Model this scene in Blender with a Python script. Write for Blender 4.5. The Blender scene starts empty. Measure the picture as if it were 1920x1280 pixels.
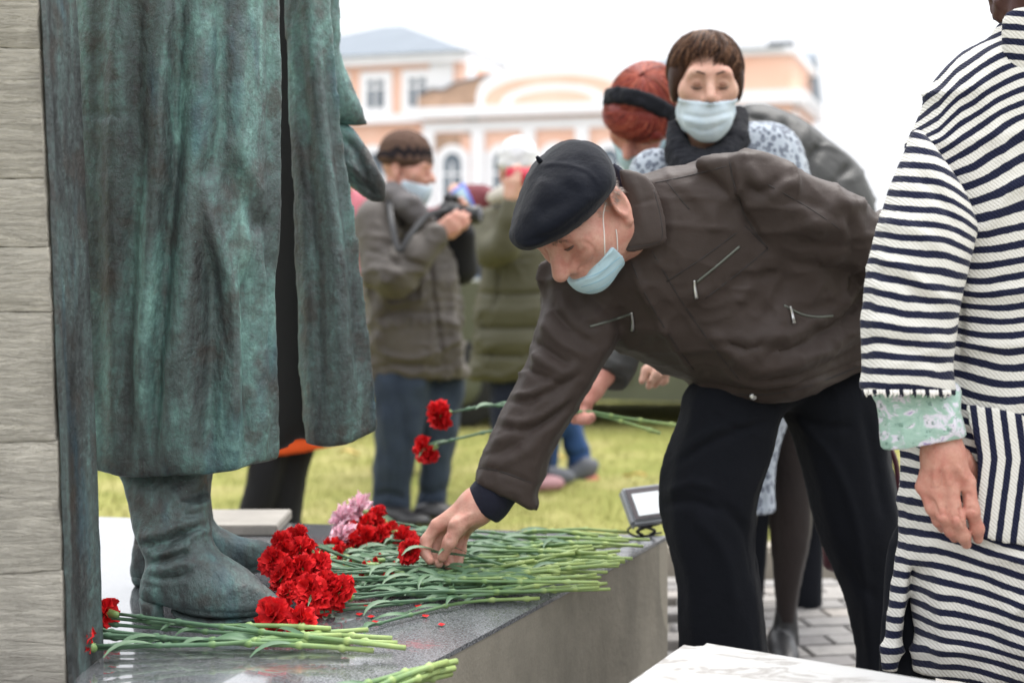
import bpy, math, random
import numpy as np
from mathutils import Vector
from mathutils.bvhtree import BVHTree

random.seed(7)
rng = np.random.default_rng(7)
scene = bpy.context.scene
COL = scene.collection

# ------------------------------------------------------------------ camera, sky, sun, exposure
FPX, CXP, HYP, EYE = 2667.0, 960.0, 500.0, 1.10      # focal length and horizon in photo pixels, eye height in metres
cam_data = bpy.data.cameras.new('camera')
cam = bpy.data.objects.new('camera', cam_data)
COL.objects.link(cam)
cam.location = (0, 0, EYE)
cam.rotation_euler = (math.radians(90), 0, 0)
cam_data.sensor_width = 36.0
cam_data.lens = 36.0 * FPX / 1920.0
cam_data.shift_y = -140.0 / 1920.0
cam_data.clip_start = 0.05
cam_data.clip_end = 3000
cam_data.dof.use_dof = True
cam_data.dof.focus_distance = 2.55
cam_data.dof.aperture_fstop = 2.7
scene.camera = cam

SUN_EL, SUN_AZ = math.radians(66), math.radians(35)   # azimuth of the sun measured from +Y towards +X
world = bpy.data.worlds.new('World')
scene.world = world
world.use_nodes = True
wn, wl = world.node_tree.nodes, world.node_tree.links
wn.clear()
w_out = wn.new('ShaderNodeOutputWorld')
w_bg = wn.new('ShaderNodeBackground')
w_sky = wn.new('ShaderNodeTexSky')
w_sky.sky_type = 'NISHITA'
w_sky.sun_disc = False
w_sky.sun_elevation = SUN_EL
w_sky.sun_rotation = SUN_AZ
w_sky.dust_density = 6.0
w_sky.air_density = 1.0
w_hs = wn.new('ShaderNodeHueSaturation')
w_hs.inputs['Saturation'].default_value = 0.25
w_mix = wn.new('ShaderNodeMix')
w_mix.data_type = 'RGBA'
w_mix.inputs['Factor'].default_value = 0.8
w_mix.inputs['B'].default_value = (9.6, 9.8, 10.2, 1)    # the even cloud deck
wl.new(w_sky.outputs['Color'], w_hs.inputs['Color'])
wl.new(w_hs.outputs['Color'], w_mix.inputs['A'])
# an overcast sky is about three times as bright overhead as at the horizon
w_tc = wn.new('ShaderNodeTexCoord')
w_sp = wn.new('ShaderNodeSeparateXYZ')
w_mr = wn.new('ShaderNodeMapRange')
w_mr.inputs['From Min'].default_value = 0.0
w_mr.inputs['From Max'].default_value = 1.0
w_mr.inputs['To Min'].default_value = 0.64
w_mr.inputs['To Max'].default_value = 2.0
w_mul = wn.new('ShaderNodeMix')
w_mul.data_type = 'RGBA'
w_mul.blend_type = 'MULTIPLY'
w_mul.inputs['Factor'].default_value = 1.0
wl.new(w_tc.outputs['Generated'], w_sp.inputs[0])
wl.new(w_sp.outputs['Z'], w_mr.inputs['Value'])
wl.new(w_mix.outputs['Result'], w_mul.inputs['A'])
wl.new(w_mr.outputs['Result'], w_mul.inputs['B'])
wl.new(w_mul.outputs['Result'], w_bg.inputs['Color'])
w_bg.inputs['Strength'].default_value = 0.085
wl.new(w_bg.outputs['Background'], w_out.inputs['Surface'])

sun_data = bpy.data.lights.new('sun', 'SUN')
sun_data.energy = 1.5
sun_data.angle = math.radians(30)
sun_data.color = (1.0, 0.96, 0.9)
sun = bpy.data.objects.new('sun', sun_data)
COL.objects.link(sun)
_sd = Vector((math.sin(SUN_AZ) * math.cos(SUN_EL), math.cos(SUN_AZ) * math.cos(SUN_EL), math.sin(SUN_EL)))
sun.rotation_euler = _sd.to_track_quat('Z', 'Y').to_euler()

scene.view_settings.view_transform = 'Standard'
scene.view_settings.look = 'None'
scene.view_settings.exposure = 1.12
scene.view_settings.gamma = 1.0
scene.view_settings.use_curve_mapping = False
scene.render.engine = 'CYCLES'
try:
    scene.cycles.use_denoising = True
    scene.cycles.max_bounces = 6
except Exception:
    pass

# ------------------------------------------------------------------ helpers: points
def P(px, py, d):
    """a point of the place: photo column and row at a distance d along the view"""
    return np.array([(px - CXP) * d / FPX, d, EYE - (py - HYP) * d / FPX])

def PL(pts):
    return [P(*p) for p in pts]

def proj(V):
    return np.stack([CXP + FPX * V[:, 0] / V[:, 1], HYP - FPX * (V[:, 2] - EYE) / V[:, 1]], 1)

def unit(v):
    v = np.asarray(v, float)
    return v / np.linalg.norm(v)

def frame(fwd, up):
    f = unit(fwd)
    r = unit(np.cross(f, up))
    u = np.cross(r, f)
    return np.stack([r, f, u], 1)        # columns: right, forward, up

def catmull(pts, n=6, closed=True):
    pts = np.asarray(pts, float)
    N = len(pts)
    out = []
    rngi = range(N) if closed else range(N - 1)
    for i in rngi:
        if closed:
            p0, p1, p2, p3 = pts[(i - 1) % N], pts[i], pts[(i + 1) % N], pts[(i + 2) % N]
        else:
            p1, p2 = pts[i], pts[i + 1]
            p0 = pts[i - 1] if i > 0 else 2 * p1 - p2
            p3 = pts[i + 2] if i + 2 < N else 2 * p2 - p1
        for k in range(n):
            t = k / n
            out.append(0.5 * ((2 * p1) + (-p0 + p2) * t + (2 * p0 - 5 * p1 + 4 * p2 - p3) * t * t + (-p0 + 3 * p1 - 3 * p2 + p3) * t ** 3))
    if not closed:
        out.append(pts[-1])
    return np.array(out)

def vnoise(Q, scale, seed=0):
    """smooth value noise in 0..1"""
    q = Q * scale + seed * 17.31
    i = np.floor(q).astype(np.int64)
    f = q - i
    f = f * f * (3 - 2 * f)
    def h(a, b, c):
        n = (a * 374761393 + b * 668265263 + c * 2147483647 + seed * 974711) & 0x7fffffff
        n = ((n ^ (n >> 13)) * 1274126177) & 0x7fffffff
        return ((n ^ (n >> 16)) & 0xffff) / 65535.0
    r = 0
    for a in (0, 1):
        for b in (0, 1):
            for c in (0, 1):
                w = (f[:, 0] if a else 1 - f[:, 0]) * (f[:, 1] if b else 1 - f[:, 1]) * (f[:, 2] if c else 1 - f[:, 2])
                r = r + w * h(i[:, 0] + a, i[:, 1] + b, i[:, 2] + c)
    return r

# ------------------------------------------------------------------ helpers: implicit solids turned into meshes
class S:
    def __init__(self, f, lo, hi):
        self.f, self.lo, self.hi = f, np.asarray(lo, float), np.asarray(hi, float)

def cone(a, b, ra, rb):
    a, b = np.asarray(a, float), np.asarray(b, float)
    ba = b - a
    l2 = max(ba @ ba, 1e-12)
    def f(Q):
        t = np.clip((Q - a) @ ba / l2, 0, 1)
        return np.linalg.norm(Q - a - t[:, None] * ba, axis=1) - (ra + (rb - ra) * t)
    r = max(ra, rb)
    return S(f, np.minimum(a, b) - r, np.maximum(a, b) + r)

def chain(pts, radii, k=0.01):
    return union(k, *[cone(pts[i], pts[i + 1], radii[i], radii[i + 1]) for i in range(len(pts) - 1)])

def ball(c, r):
    c = np.asarray(c, float)
    return S(lambda Q: np.linalg.norm(Q - c, axis=1) - r, c - r, c + r)

def ell(c, r, R=None):
    c, r = np.asarray(c, float), np.asarray(r, float)
    R = np.eye(3) if R is None else R
    def f(Q):
        q = (Q - c) @ R
        k0 = np.linalg.norm(q / r, axis=1)
        k1 = np.linalg.norm(q / (r * r), axis=1) + 1e-9
        return k0 * (k0 - 1) / k1
    e = np.abs(R) @ r
    return S(f, c - e, c + e)

def rbox(c, half, rad=0.01, R=None):
    c, half = np.asarray(c, float), np.asarray(half, float)
    R = np.eye(3) if R is None else R
    def f(Q):
        q = np.abs((Q - c) @ R) - (half - rad)
        return np.linalg.norm(np.maximum(q, 0), axis=1) + np.minimum(q.max(1), 0) - rad
    e = np.abs(R) @ half
    return S(f, c - e, c + e)

def union(k, *ss):
    def f(Q):
        d = ss[0].f(Q)
        for s in ss[1:]:
            e = s.f(Q)
            h = np.maximum(k - np.abs(d - e), 0) / max(k, 1e-9)
            d = np.minimum(d, e) - h * h * k * 0.25
        return d
    return S(f, np.min([s.lo for s in ss], 0), np.max([s.hi for s in ss], 0))

def sub(a, b, k=0.004):
    def f(Q):
        d, e = a.f(Q), -b.f(Q)
        h = np.maximum(k - np.abs(d - e), 0) / k
        return np.maximum(d, e) + h * h * k * 0.25
    return S(f, a.lo, a.hi)

def inter(a, b, k=0.004):
    def f(Q):
        d, e = a.f(Q), b.f(Q)
        h = np.maximum(k - np.abs(d - e), 0) / k
        return np.maximum(d, e) + h * h * k * 0.25
    return S(f, np.maximum(a.lo, b.lo), np.minimum(a.hi, b.hi))

def grow(a, r):
    return S(lambda Q: a.f(Q) - r, a.lo - r, a.hi + r)

def half(point, normal):
    """the half space behind a plane"""
    p, n = np.asarray(point, float), unit(normal)
    return S(lambda Q: (Q - p) @ n, np.full(3, -1e3), np.full(3, 1e3))

def local(s, o, R):
    """a solid given in a local frame, placed in the world"""
    o = np.asarray(o, float)
    cs = np.array([[x, y, z] for x in (s.lo[0], s.hi[0]) for y in (s.lo[1], s.hi[1]) for z in (s.lo[2], s.hi[2])]) @ R.T + o
    return S(lambda Q: s.f((Q - o) @ R), cs.min(0), cs.max(0))

def inflate(outline, d, flat=1.0, n=6, hmax=None, push=0.0):
    """a rounded solid whose side view is an outline: half thickness from a membrane (Poisson) solve, so limbs come out round.
    outline: (column, row) or (column, row, distance) points"""
    W = np.array([P(p[0], p[1], (p[2] if len(p) > 2 else d)) for p in outline])
    A = np.stack([np.ones(len(W)), W[:, 0], W[:, 2]], 1)
    cf = np.linalg.lstsq(A, W[:, 1], rcond=None)[0] if any(len(p) > 2 for p in outline) else np.array([d, 0, 0])
    poly = catmull(W[:, [0, 2]], n)
    lo, hi = poly.min(0), poly.max(0)
    size = (hi - lo).max()
    cell = max(size / 150, 0.0025)
    lo2, hi2 = lo - 8 * cell, hi + 8 * cell
    nx, nz = [int(math.ceil(v / cell)) + 1 for v in (hi2 - lo2)]
    gx, gz = np.meshgrid(lo2[0] + np.arange(nx) * cell, lo2[1] + np.arange(nz) * cell, indexing='ij')
    q = np.stack([gx.ravel(), gz.ravel()], 1)
    best = np.full(len(q), 1e9)
    inside = np.zeros(len(q), bool)
    for i in range(len(poly)):
        a, b = poly[i], poly[(i + 1) % len(poly)]
        ab = b - a
        t = np.clip(((q - a) @ ab) / max(ab @ ab, 1e-12), 0, 1)
        e = q - a - t[:, None] * ab
        best = np.minimum(best, (e * e).sum(1))
        if a[1] != b[1]:
            c = ((a[1] > q[:, 1]) != (b[1] > q[:, 1])) & (q[:, 0] < (b[0] - a[0]) * (q[:, 1] - a[1]) / (b[1] - a[1]) + a[0])
            inside ^= c
    sd = np.sqrt(best).reshape(nx, nz)
    sd = np.where(inside.reshape(nx, nz), sd, -sd)      # positive inside
    mask = sd > -cell
    levels = [8, 4, 2, 1]
    u = None
    for lv in levels:
        m = mask[::lv, ::lv]
        if u is None:
            u = np.zeros(m.shape)
        else:
            u2 = np.repeat(np.repeat(u, 2, 0), 2, 1)
            z = np.zeros(m.shape)
            a0, a1 = min(z.shape[0], u2.shape[0]), min(z.shape[1], u2.shape[1])
            z[:a0, :a1] = u2[:a0, :a1]
            u = z
        hh = (cell * lv) ** 2
        for _ in range({8: 160, 4: 90, 2: 70, 1: 60}[lv]):
            v = np.zeros_like(u)
            v[1:-1, 1:-1] = 0.25 * (u[2:, 1:-1] + u[:-2, 1:-1] + u[1:-1, 2:] + u[1:-1, :-2] + hh)
            u = np.where(m, v, 0)
    u2 = 2 * u * flat * flat
    if hmax:
        u2 = hmax * hmax * (1 - np.exp(-u2 / (hmax * hmax)))
    ramp = np.clip(sd / (3 * cell), 0, 1)
    u2 = u2 * ramp
    field = np.where(sd > 0, u2, -sd * sd)
    def f(Q):
        x = (Q[:, 0] - lo2[0]) / cell
        z = (Q[:, 2] - lo2[1]) / cell
        ox = np.maximum(np.maximum(-x, x - (nx - 1.001)), 0) * cell
        oz = np.maximum(np.maximum(-z, z - (nz - 1.001)), 0) * cell
        x = np.clip(x, 0, nx - 1.001)
        z = np.clip(z, 0, nz - 1.001)
        i, j = x.astype(int), z.astype(int)
        a, b = x - i, z - j
        v = field[i, j] * (1 - a) * (1 - b) + field[i + 1, j] * a * (1 - b) + field[i, j + 1] * (1 - a) * b + field[i + 1, j + 1] * a * b
        v = v - (ox * ox + oz * oz)
        yc = cf[0] + cf[1] * Q[:, 0] + cf[2] * Q[:, 2] + push
        A_ = np.abs(Q[:, 1] - yc)
        B_ = np.sqrt(np.abs(v))
        return (A_ * A_ - v) / (A_ + B_ + 1e-6)
    hm = math.sqrt(max(u2.max(), 1e-8))
    ycs = cf[0] + cf[1] * poly[:, 0] + cf[2] * poly[:, 1] + push
    return S(f, (lo[0], ycs.min() - hm, lo[1]), (hi[0], ycs.max() + hm, hi[1]))

MARGIN = 2.3
def polygonize(s, h):
    """naive surface nets on sparse blocks"""
    lo = s.lo - 2.5 * h
    n = np.ceil((s.hi + 2.5 * h - lo) / h).astype(int)
    B = 6
    nb = -(-n // B)
    bi = np.stack(np.meshgrid(*[np.arange(k) for k in nb], indexing='ij'), -1).reshape(-1, 3)
    cen = lo + (bi * B + B / 2) * h
    dv = s.f(cen)
    bi = bi[np.abs(dv) < MARGIN * (B * h * 0.87) + h]
    loc = np.stack(np.meshgrid(*[np.arange(B + 1)] * 3, indexing='ij'), -1).reshape(-1, 3)
    vals = np.empty((len(bi), (B + 1) ** 3))
    for c in range(0, len(bi), 600):
        q = lo + ((bi[c:c + 600, None, :] * B + loc[None]) * h)
        vals[c:c + 600] = s.f(q.reshape(-1, 3)).reshape(-1, (B + 1) ** 3)
    vals = vals.reshape(-1, B + 1, B + 1, B + 1)
    ins = vals < 0
    keep = ins.any((1, 2, 3)) & ~ins.all((1, 2, 3))
    vals, ins, bi = vals[keep], ins[keep], bi[keep]
    N = n + 4 * B
    def corner(a, o):
        return a[:, o[0]:o[0] + B, o[1]:o[1] + B, o[2]:o[2] + B]
    offs = [(a, b, c) for a in (0, 1) for b in (0, 1) for c in (0, 1)]
    cnt = sum(corner(ins, o).astype(np.int8) for o in offs)
    act = (cnt > 0) & (cnt < 8)
    acc = np.zeros(act.shape + (3,))
    num = np.zeros(act.shape)
    for ax in range(3):
        for o in offs:
            if o[ax]:
                continue
            p = list(o)
            p[ax] = 1
            v0, v1 = corner(vals, o), corner(vals, tuple(p))
            cr = (v0 < 0) != (v1 < 0)
            t = np.where(cr, v0 / np.where(cr, v0 - v1, 1), 0)
            pos = np.zeros(act.shape + (3,))
            for k in range(3):
                pos[..., k] = o[k]
            pos[..., ax] += t
            acc += pos * cr[..., None]
            num += cr
    w = np.nonzero(act)
    cell = bi[w[0]] * B + np.stack(w[1:], 1)
    V = lo + (cell + acc[w] / num[w][:, None]) * h
    def key(c):
        return ((c[:, 0] + 1) * N[1] + c[:, 1] + 1) * N[2] + c[:, 2] + 1
    ks = key(cell)
    order = np.argsort(ks)
    V, ks = V[order], ks[order]
    faces = []
    for ax in range(3):
        o = [0, 0, 0]
        o[ax] = 1
        a0, a1 = corner(ins, (0, 0, 0)), corner(ins, tuple(o))
        w = np.nonzero(a0 != a1)
        if not len(w[0]):
            continue
        base = bi[w[0]] * B + np.stack(w[1:], 1)
        flip = a0[w]
        b, c = (ax + 1) % 3, (ax + 2) % 3
        eb, ec = np.zeros(3, int), np.zeros(3, int)
        eb[b], ec[c] = 1, 1
        idx = []
        ok = np.ones(len(base), bool)
        for q in (base, base - eb, base - eb - ec, base - ec):
            kk = key(q)
            ii = np.clip(np.searchsorted(ks, kk), 0, len(ks) - 1)
            ok &= ks[ii] == kk
            idx.append(ii)
        fc = np.stack(idx, 1)
        fc = np.where(flip[:, None], fc, fc[:, ::-1])
        faces.append(fc[ok])
    return V, np.concatenate(faces)

def relax(V, Fq, it=2, lam=0.5):
    e = np.concatenate([Fq[:, [i, (i + 1) % 4]] for i in range(4)])
    a = np.concatenate([e[:, 0], e[:, 1]])
    b = np.concatenate([e[:, 1], e[:, 0]])
    deg = np.maximum(np.bincount(a, minlength=len(V)), 1)[:, None]
    for _ in range(it):
        m = np.stack([np.bincount(a, V[b, k], minlength=len(V)) for k in range(3)], 1) / deg
        V = V + lam * (m - V)
    return V

def vnormals(V, Fq):
    n = np.cross(V[Fq[:, 2]] - V[Fq[:, 0]], V[Fq[:, 3]] - V[Fq[:, 1]])
    out = np.zeros_like(V)
    for i in range(4):
        for k in range(3):
            out[:, k] += np.bincount(Fq[:, i], n[:, k], minlength=len(V))
    return out / (np.linalg.norm(out, axis=1)[:, None] + 1e-12)

def folds(V, Fq, strokes, jitter=0.25):
    """cloth folds: ridges (+) and grooves (-) along lines given by photo column and row, on the side of the solid that faces the camera"""
    if not strokes:
        return V
    nr = vnormals(V, Fq)
    view = V - np.array([0, 0, EYE])
    view /= np.linalg.norm(view, axis=1)[:, None]
    fac = np.clip(-(nr * view).sum(1) * 2.0 + 0.15, 0, 1)
    pp = proj(V)
    wob = (vnoise(V, 14, 3) - 0.5)[:, None] * 0
    disp = np.zeros(len(V))
    for pts, width, depth in strokes:
        c = catmull(np.array(pts, float), 5, closed=False)
        lo, hi = c.min(0) - 3 * width, c.max(0) + 3 * width
        m = np.nonzero(((pp > lo) & (pp < hi)).all(1) & (fac > 0))[0]
        if not len(m):
            continue
        q = pp[m]
        best = np.full(len(m), 1e9)
        bt = np.zeros(len(m))
        for i in range(len(c) - 1):
            ab = c[i + 1] - c[i]
            t = np.clip(((q - c[i]) @ ab) / max(ab @ ab, 1e-9), 0, 1)
            e = ((q - c[i] - t[:, None] * ab) ** 2).sum(1)
            up = e < best
            best = np.where(up, e, best)
            bt = np.where(up, (i + t) / (len(c) - 1), bt)
        taper = np.clip(np.minimum(bt, 1 - bt) * 5 + 0.25, 0, 1)
        disp[m] += depth * taper * np.exp(-best / (width * width)) * fac[m]
    return V + nr * disp[:, None]

def set_mesh(me, V, Fl):
    """Fl: array of quads, or list of index lists"""
    if isinstance(Fl, np.ndarray):
        k = Fl.shape[1]
        me.vertices.add(len(V))
        me.vertices.foreach_set('co', np.asarray(V, np.float32).ravel())
        me.loops.add(Fl.size)
        me.loops.foreach_set('vertex_index', Fl.astype(np.int32).ravel())
        me.polygons.add(len(Fl))
        me.polygons.foreach_set('loop_start', np.arange(0, Fl.size, k, dtype=np.int32))
        me.polygons.foreach_set('loop_total', np.full(len(Fl), k, np.int32))
        me.update(calc_edges=True)
    else:
        me.from_pydata([tuple(map(float, v)) for v in V], [], Fl)
        me.update()

def obj(name, V, Fl, mat, parent=None, smooth=True, label=None, attr=None):
    me = bpy.data.meshes.new(name)
    set_mesh(me, V, Fl)
    if smooth:
        me.polygons.foreach_set('use_smooth', np.ones(len(me.polygons), bool))
    for m in (mat if isinstance(mat, (list, tuple)) else [mat]):
        me.materials.append(m)
    for an, av in (attr or {}).items():
        a = me.attributes.new(an, 'FLOAT', 'POINT')
        a.data.foreach_set('value', np.asarray(av, np.float32))
    o = bpy.data.objects.new(name, me)
    COL.objects.link(o)
    if parent is not None:
        o.parent = parent
        o.matrix_parent_inverse = parent.matrix_world.inverted() if parent.type != 'EMPTY' else EMPTY_INV[parent.name]
    if label:
        o['label'] = label
    return o

EMPTY_INV = {}
def thing(name, label, cat, loc, group=None):
    from mathutils import Matrix
    o = bpy.data.objects.new(name, None)
    COL.objects.link(o)
    o.location = tuple(map(float, loc))
    o.empty_display_size = 0.1
    o['label'] = label
    o['category'] = cat
    if group:
        o['group'] = group
    EMPTY_INV[o.name] = Matrix.Translation(o.location).inverted()
    return o

def tag(o, label=None, cat=None, group=None, kind=None):
    if label: o['label'] = label
    if cat: o['category'] = cat
    if group: o['group'] = group
    if kind: o['kind'] = kind
    return o

def join(*VF):
    Vs, Fs, n = [], [], 0
    for V, Fq in VF:
        Vs.append(np.asarray(V, float))
        if isinstance(Fq, np.ndarray):
            Fs.append(Fq + n)
        else:
            Fs += [[i + n for i in f] for f in Fq]
        n += len(V)
    if all(isinstance(f, np.ndarray) for f in Fs):
        if len({f.shape[1] for f in Fs}) == 1:
            return np.concatenate(Vs), np.concatenate(Fs)
    out = []
    for f in Fs:
        out += f.tolist() if isinstance(f, np.ndarray) else [f]
    return np.concatenate(Vs), out

BVH = {}
def solid(name, s, h, mat, parent=None, strokes=None, rough=None, it=2, label=None, attr=None, key=None, ridge=None):
    """polygonize, relax, fold, roughen and link"""
    V, Fq = polygonize(s, h)
    V = relax(V, Fq, it)
    V = folds(V, Fq, strokes)
    if rough:
        nr = vnormals(V, Fq)
        for sc, amp in rough:
            V = V + nr * ((vnoise(V, sc, 5) - 0.5) * 2 * amp)[:, None]
    for (sx, sy, sz), amp, seed in (ridge or []):       # sharp-crested creases that come and go
        nr = vnormals(V, Fq)
        q = V * np.array([sx, sy, sz])
        q = q + 0.6 * (vnoise(q, 0.7, seed + 3) - 0.5)[:, None]
        n = vnoise(q, 1.0, seed)
        r = (1 - np.abs(2 * n - 1)) ** 5
        w = np.clip((vnoise(V, 5, seed + 7) - 0.35) * 3, 0, 1)
        V = V + nr * ((r - 0.2) * w * amp * 1.35)[:, None]
    a = {k: fn(V) for k, fn in (attr or {}).items()}
    if key:
        BVH[key] = BVHTree.FromPolygons([tuple(v) for v in V], Fq.tolist())
    return obj(name, V, Fq, mat, parent, label=label, attr=a)

def tube(pts, radii, n=6, flat=None, cap=True):
    """a tube along points; flat=(normal, factor) squashes it along a direction"""
    pts = np.asarray(pts, float)
    radii = np.broadcast_to(np.asarray(radii, float), (len(pts),))
    T = np.gradient(pts, axis=0)
    T /= np.linalg.norm(T, axis=1)[:, None] + 1e-12
    ref = np.array([0, 0, 1.0]) if abs(T[0][2]) < 0.9 else np.array([0, 1.0, 0])
    if flat is not None:
        ref = np.asarray(flat[0], float)
    V = []
    for p, t, r in zip(pts, T, radii):
        a = np.cross(t, ref)
        a /= np.linalg.norm(a) + 1e-12
        b = np.cross(a, t)
        ref = b if flat is None else ref
        for k in range(n):
            th = 2 * math.pi * k / n
            V.append(p + r * (math.cos(th) * a + math.sin(th) * b * (flat[1] if flat else 1)))
    Fl = []
    m = len(pts)
    for i in range(m - 1):
        for k in range(n):
            Fl.append([i * n + k, i * n + (k + 1) % n, (i + 1) * n + (k + 1) % n, (i + 1) * n + k])
    if cap:
        Fl.append(list(range(n))[::-1])
        Fl.append([(m - 1) * n + k for k in range(n)])
    return np.array(V), Fl

def on_surface(key, pts, lift=0.001, step=7, smooth=True):
    """points of a drawn line where it meets a built solid"""
    c = catmull(np.array(pts, float), 8, closed=False) if smooth and len(pts) > 2 else np.array(pts, float)
    seg = [c[0]]
    for i in range(len(c) - 1):
        L = np.linalg.norm(c[i + 1] - c[i])
        k = max(1, int(L / step))
        for j in range(1, k + 1):
            seg.append(c[i] + (c[i + 1] - c[i]) * j / k)
    out = []
    for px, py in seg:
        dr = Vector(P(px, py, 1.0) - np.array([0, 0, EYE])).normalized()
        for kk in (key if isinstance(key, (list, tuple)) else [key]):
            hit = BVH[kk].ray_cast(Vector((0, 0, EYE)), dr)
            if hit[0] is not None:
                out.append(np.array(hit[0]) - np.array(dr) * lift)
                break
    return np.array(out)

def line_on(name, key, pts, r, mat, parent, lift=0.0005, squash=1.0, label=None):
    q = on_surface(key, pts, lift)
    if len(q) < 2:
        return None
    if len(q) > 4:
        q[1:-1] = (q[:-2] + 2 * q[1:-1] + q[2:]) / 4
    V, Fl = tube(q, r, 6, flat=((0, -1, 0.15), squash) if squash != 1 else None)
    return obj(name, V, Fl, mat, parent, label=label)

def box(c, half_, R=None, bev=0.0):
    c = np.asarray(c, float)
    hx, hy, hz = half_
    R = np.eye(3) if R is None else R
    if bev <= 0:
        V = np.array([[x, y, z] for x in (-hx, hx) for y in (-hy, hy) for z in (-hz, hz)], float)
        Fl = [[0, 1, 3, 2], [4, 6, 7, 5], [0, 4, 5, 1], [2, 3, 7, 6], [0, 2, 6, 4], [1, 5, 7, 3]]
        return V @ R.T + c, Fl
    import bmesh
    bm = bmesh.new()
    bmesh.ops.create_cube(bm, size=2)
    for v in bm.verts:
        v.co = (v.co.x * hx, v.co.y * hy, v.co.z * hz)
    bmesh.ops.bevel(bm, geom=bm.edges[:], offset=bev, segments=2, affect='EDGES')
    V = np.array([v.co[:] for v in bm.verts])
    Fl = [[v.index for v in f.verts] for f in bm.faces]
    bm.free()
    return V @ R.T + c, Fl

def prism(poly, z0, z1):
    """upright prism over a ground outline (x, y)"""
    n = len(poly)
    V = [(x, y, z0) for x, y in poly] + [(x, y, z1) for x, y in poly]
    Fl = [list(range(n))[::-1], list(range(n, 2 * n))] + [[i, (i + 1) % n, n + (i + 1) % n, n + i] for i in range(n)]
    return np.array(V, float), Fl

# ------------------------------------------------------------------ materials
class NT:
    def __init__(self, name):
        self.m = bpy.data.materials.new(name)
        self.m.use_nodes = True
        self.t = self.m.node_tree
        self.b = self.t.nodes['Principled BSDF']
        self._tc = None
    def node(self, kind, **kw):
        n = self.t.nodes.new(kind)
        for k, v in kw.items():
            if k in n.inputs.keys() if False else False:
                pass
            setattr(n, k, v)
        return n
    def put(self, sock, v):
        if isinstance(v, bpy.types.NodeSocket):
            self.t.links.new(v, sock)
        elif isinstance(v, (tuple, list)) and len(v) == 3 and sock.type == 'RGBA':
            sock.default_value = (*v, 1)
        else:
            sock.default_value = v
    def coords(self, scale=(1, 1, 1), rot=(0, 0, 0), which='Object'):
        tc = self.node('ShaderNodeTexCoord')
        mp = self.node('ShaderNodeMapping')
        mp.inputs['Scale'].default_value = scale
        mp.inputs['Rotation'].default_value = rot
        self.t.links.new(tc.outputs[which], mp.inputs['Vector'])
        return mp.outputs['Vector']
    def world(self, scale=(1, 1, 1), rot=(0, 0, 0)):
        g = self.node('ShaderNodeNewGeometry')
        mp = self.node('ShaderNodeMapping')
        mp.inputs['Scale'].default_value = scale
        mp.inputs['Rotation'].default_value = rot
        self.t.links.new(g.outputs['Position'], mp.inputs['Vector'])
        return mp.outputs['Vector']
    def noise(self, vec, scale, detail=4, rough=0.55, dist=0.0):
        n = self.node('ShaderNodeTexNoise')
        self.put(n.inputs['Vector'], vec)
        n.inputs['Scale'].default_value = scale
        n.inputs['Detail'].default_value = detail
        n.inputs['Roughness'].default_value = rough
        n.inputs['Distortion'].default_value = dist
        return n.outputs['Fac']
    def voro(self, vec, scale, feature='F1', out='Distance', rand=1.0):
        n = self.node('ShaderNodeTexVoronoi')
        n.feature = feature
        self.put(n.inputs['Vector'], vec)
        n.inputs['Scale'].default_value = scale
        n.inputs['Randomness'].default_value = rand
        return n.outputs[out]
    def wave(self, vec, scale, dist=0.0, dirn='X', detail=2):
        n = self.node('ShaderNodeTexWave')
        n.bands_direction = dirn
        self.put(n.inputs['Vector'], vec)
        n.inputs['Scale'].default_value = scale
        n.inputs['Distortion'].default_value = dist
        n.inputs['Detail'].default_value = detail
        return n.outputs['Fac']
    def ramp(self, fac, stops, interp='LINEAR'):
        n = self.node('ShaderNodeValToRGB')
        n.color_ramp.interpolation = interp
        el = n.color_ramp.elements
        while len(el) < len(stops):
            el.new(0.5)
        for e, (p, c) in zip(el, stops):
            e.position = p
            e.color = (*c, 1) if isinstance(c, (tuple, list)) else (c, c, c, 1)
        self.put(n.inputs['Fac'], fac)
        return n.outputs['Color']
    def mix(self, fac, a, b, mode='MIX'):
        n = self.node('ShaderNodeMix')
        n.data_type = 'RGBA'
        n.blend_type = mode
        self.put(n.inputs['Factor'], fac)
        self.put(n.inputs['A'], a)
        self.put(n.inputs['B'], b)
        return n.outputs['Result']
    def math(self, op, a, b=0.0, c=None):
        n = self.node('ShaderNodeMath')
        n.operation = op
        self.put(n.inputs[0], a)
        self.put(n.inputs[1], b)
        if c is not None:
            self.put(n.inputs[2], c)
        return n.outputs[0]
    def attr(self, name):
        n = self.node('ShaderNodeAttribute')
        n.attribute_name = name
        return n.outputs['Fac']
    def sep(self, vec):
        n = self.node('ShaderNodeSeparateXYZ')
        self.put(n.inputs[0], vec)
        return n.outputs
    def bump(self, height, strength=0.3, dist=0.01, prev=None):
        n = self.node('ShaderNodeBump')
        n.inputs['Strength'].default_value = strength
        n.inputs['Distance'].default_value = dist
        self.put(n.inputs['Height'], height)
        if prev is not None:
            self.put(n.inputs['Normal'], prev)
        self.put(self.b.inputs['Normal'], n.outputs['Normal'])
        return n.outputs['Normal']
    def set(self, **kw):
        names = dict(color='Base Color', rough='Roughness', metal='Metallic', spec='Specular IOR Level', sheen='Sheen Weight',
                     sss='Subsurface Weight', coat='Coat Weight', alpha='Alpha', trans='Transmission Weight', ior='IOR',
                     emis='Emission Color', emis_s='Emission Strength', coat_r='Coat Roughness', sheen_r='Sheen Roughness')
        for k, v in kw.items():
            self.put(self.b.inputs[names[k]], v)
        return self

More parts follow.
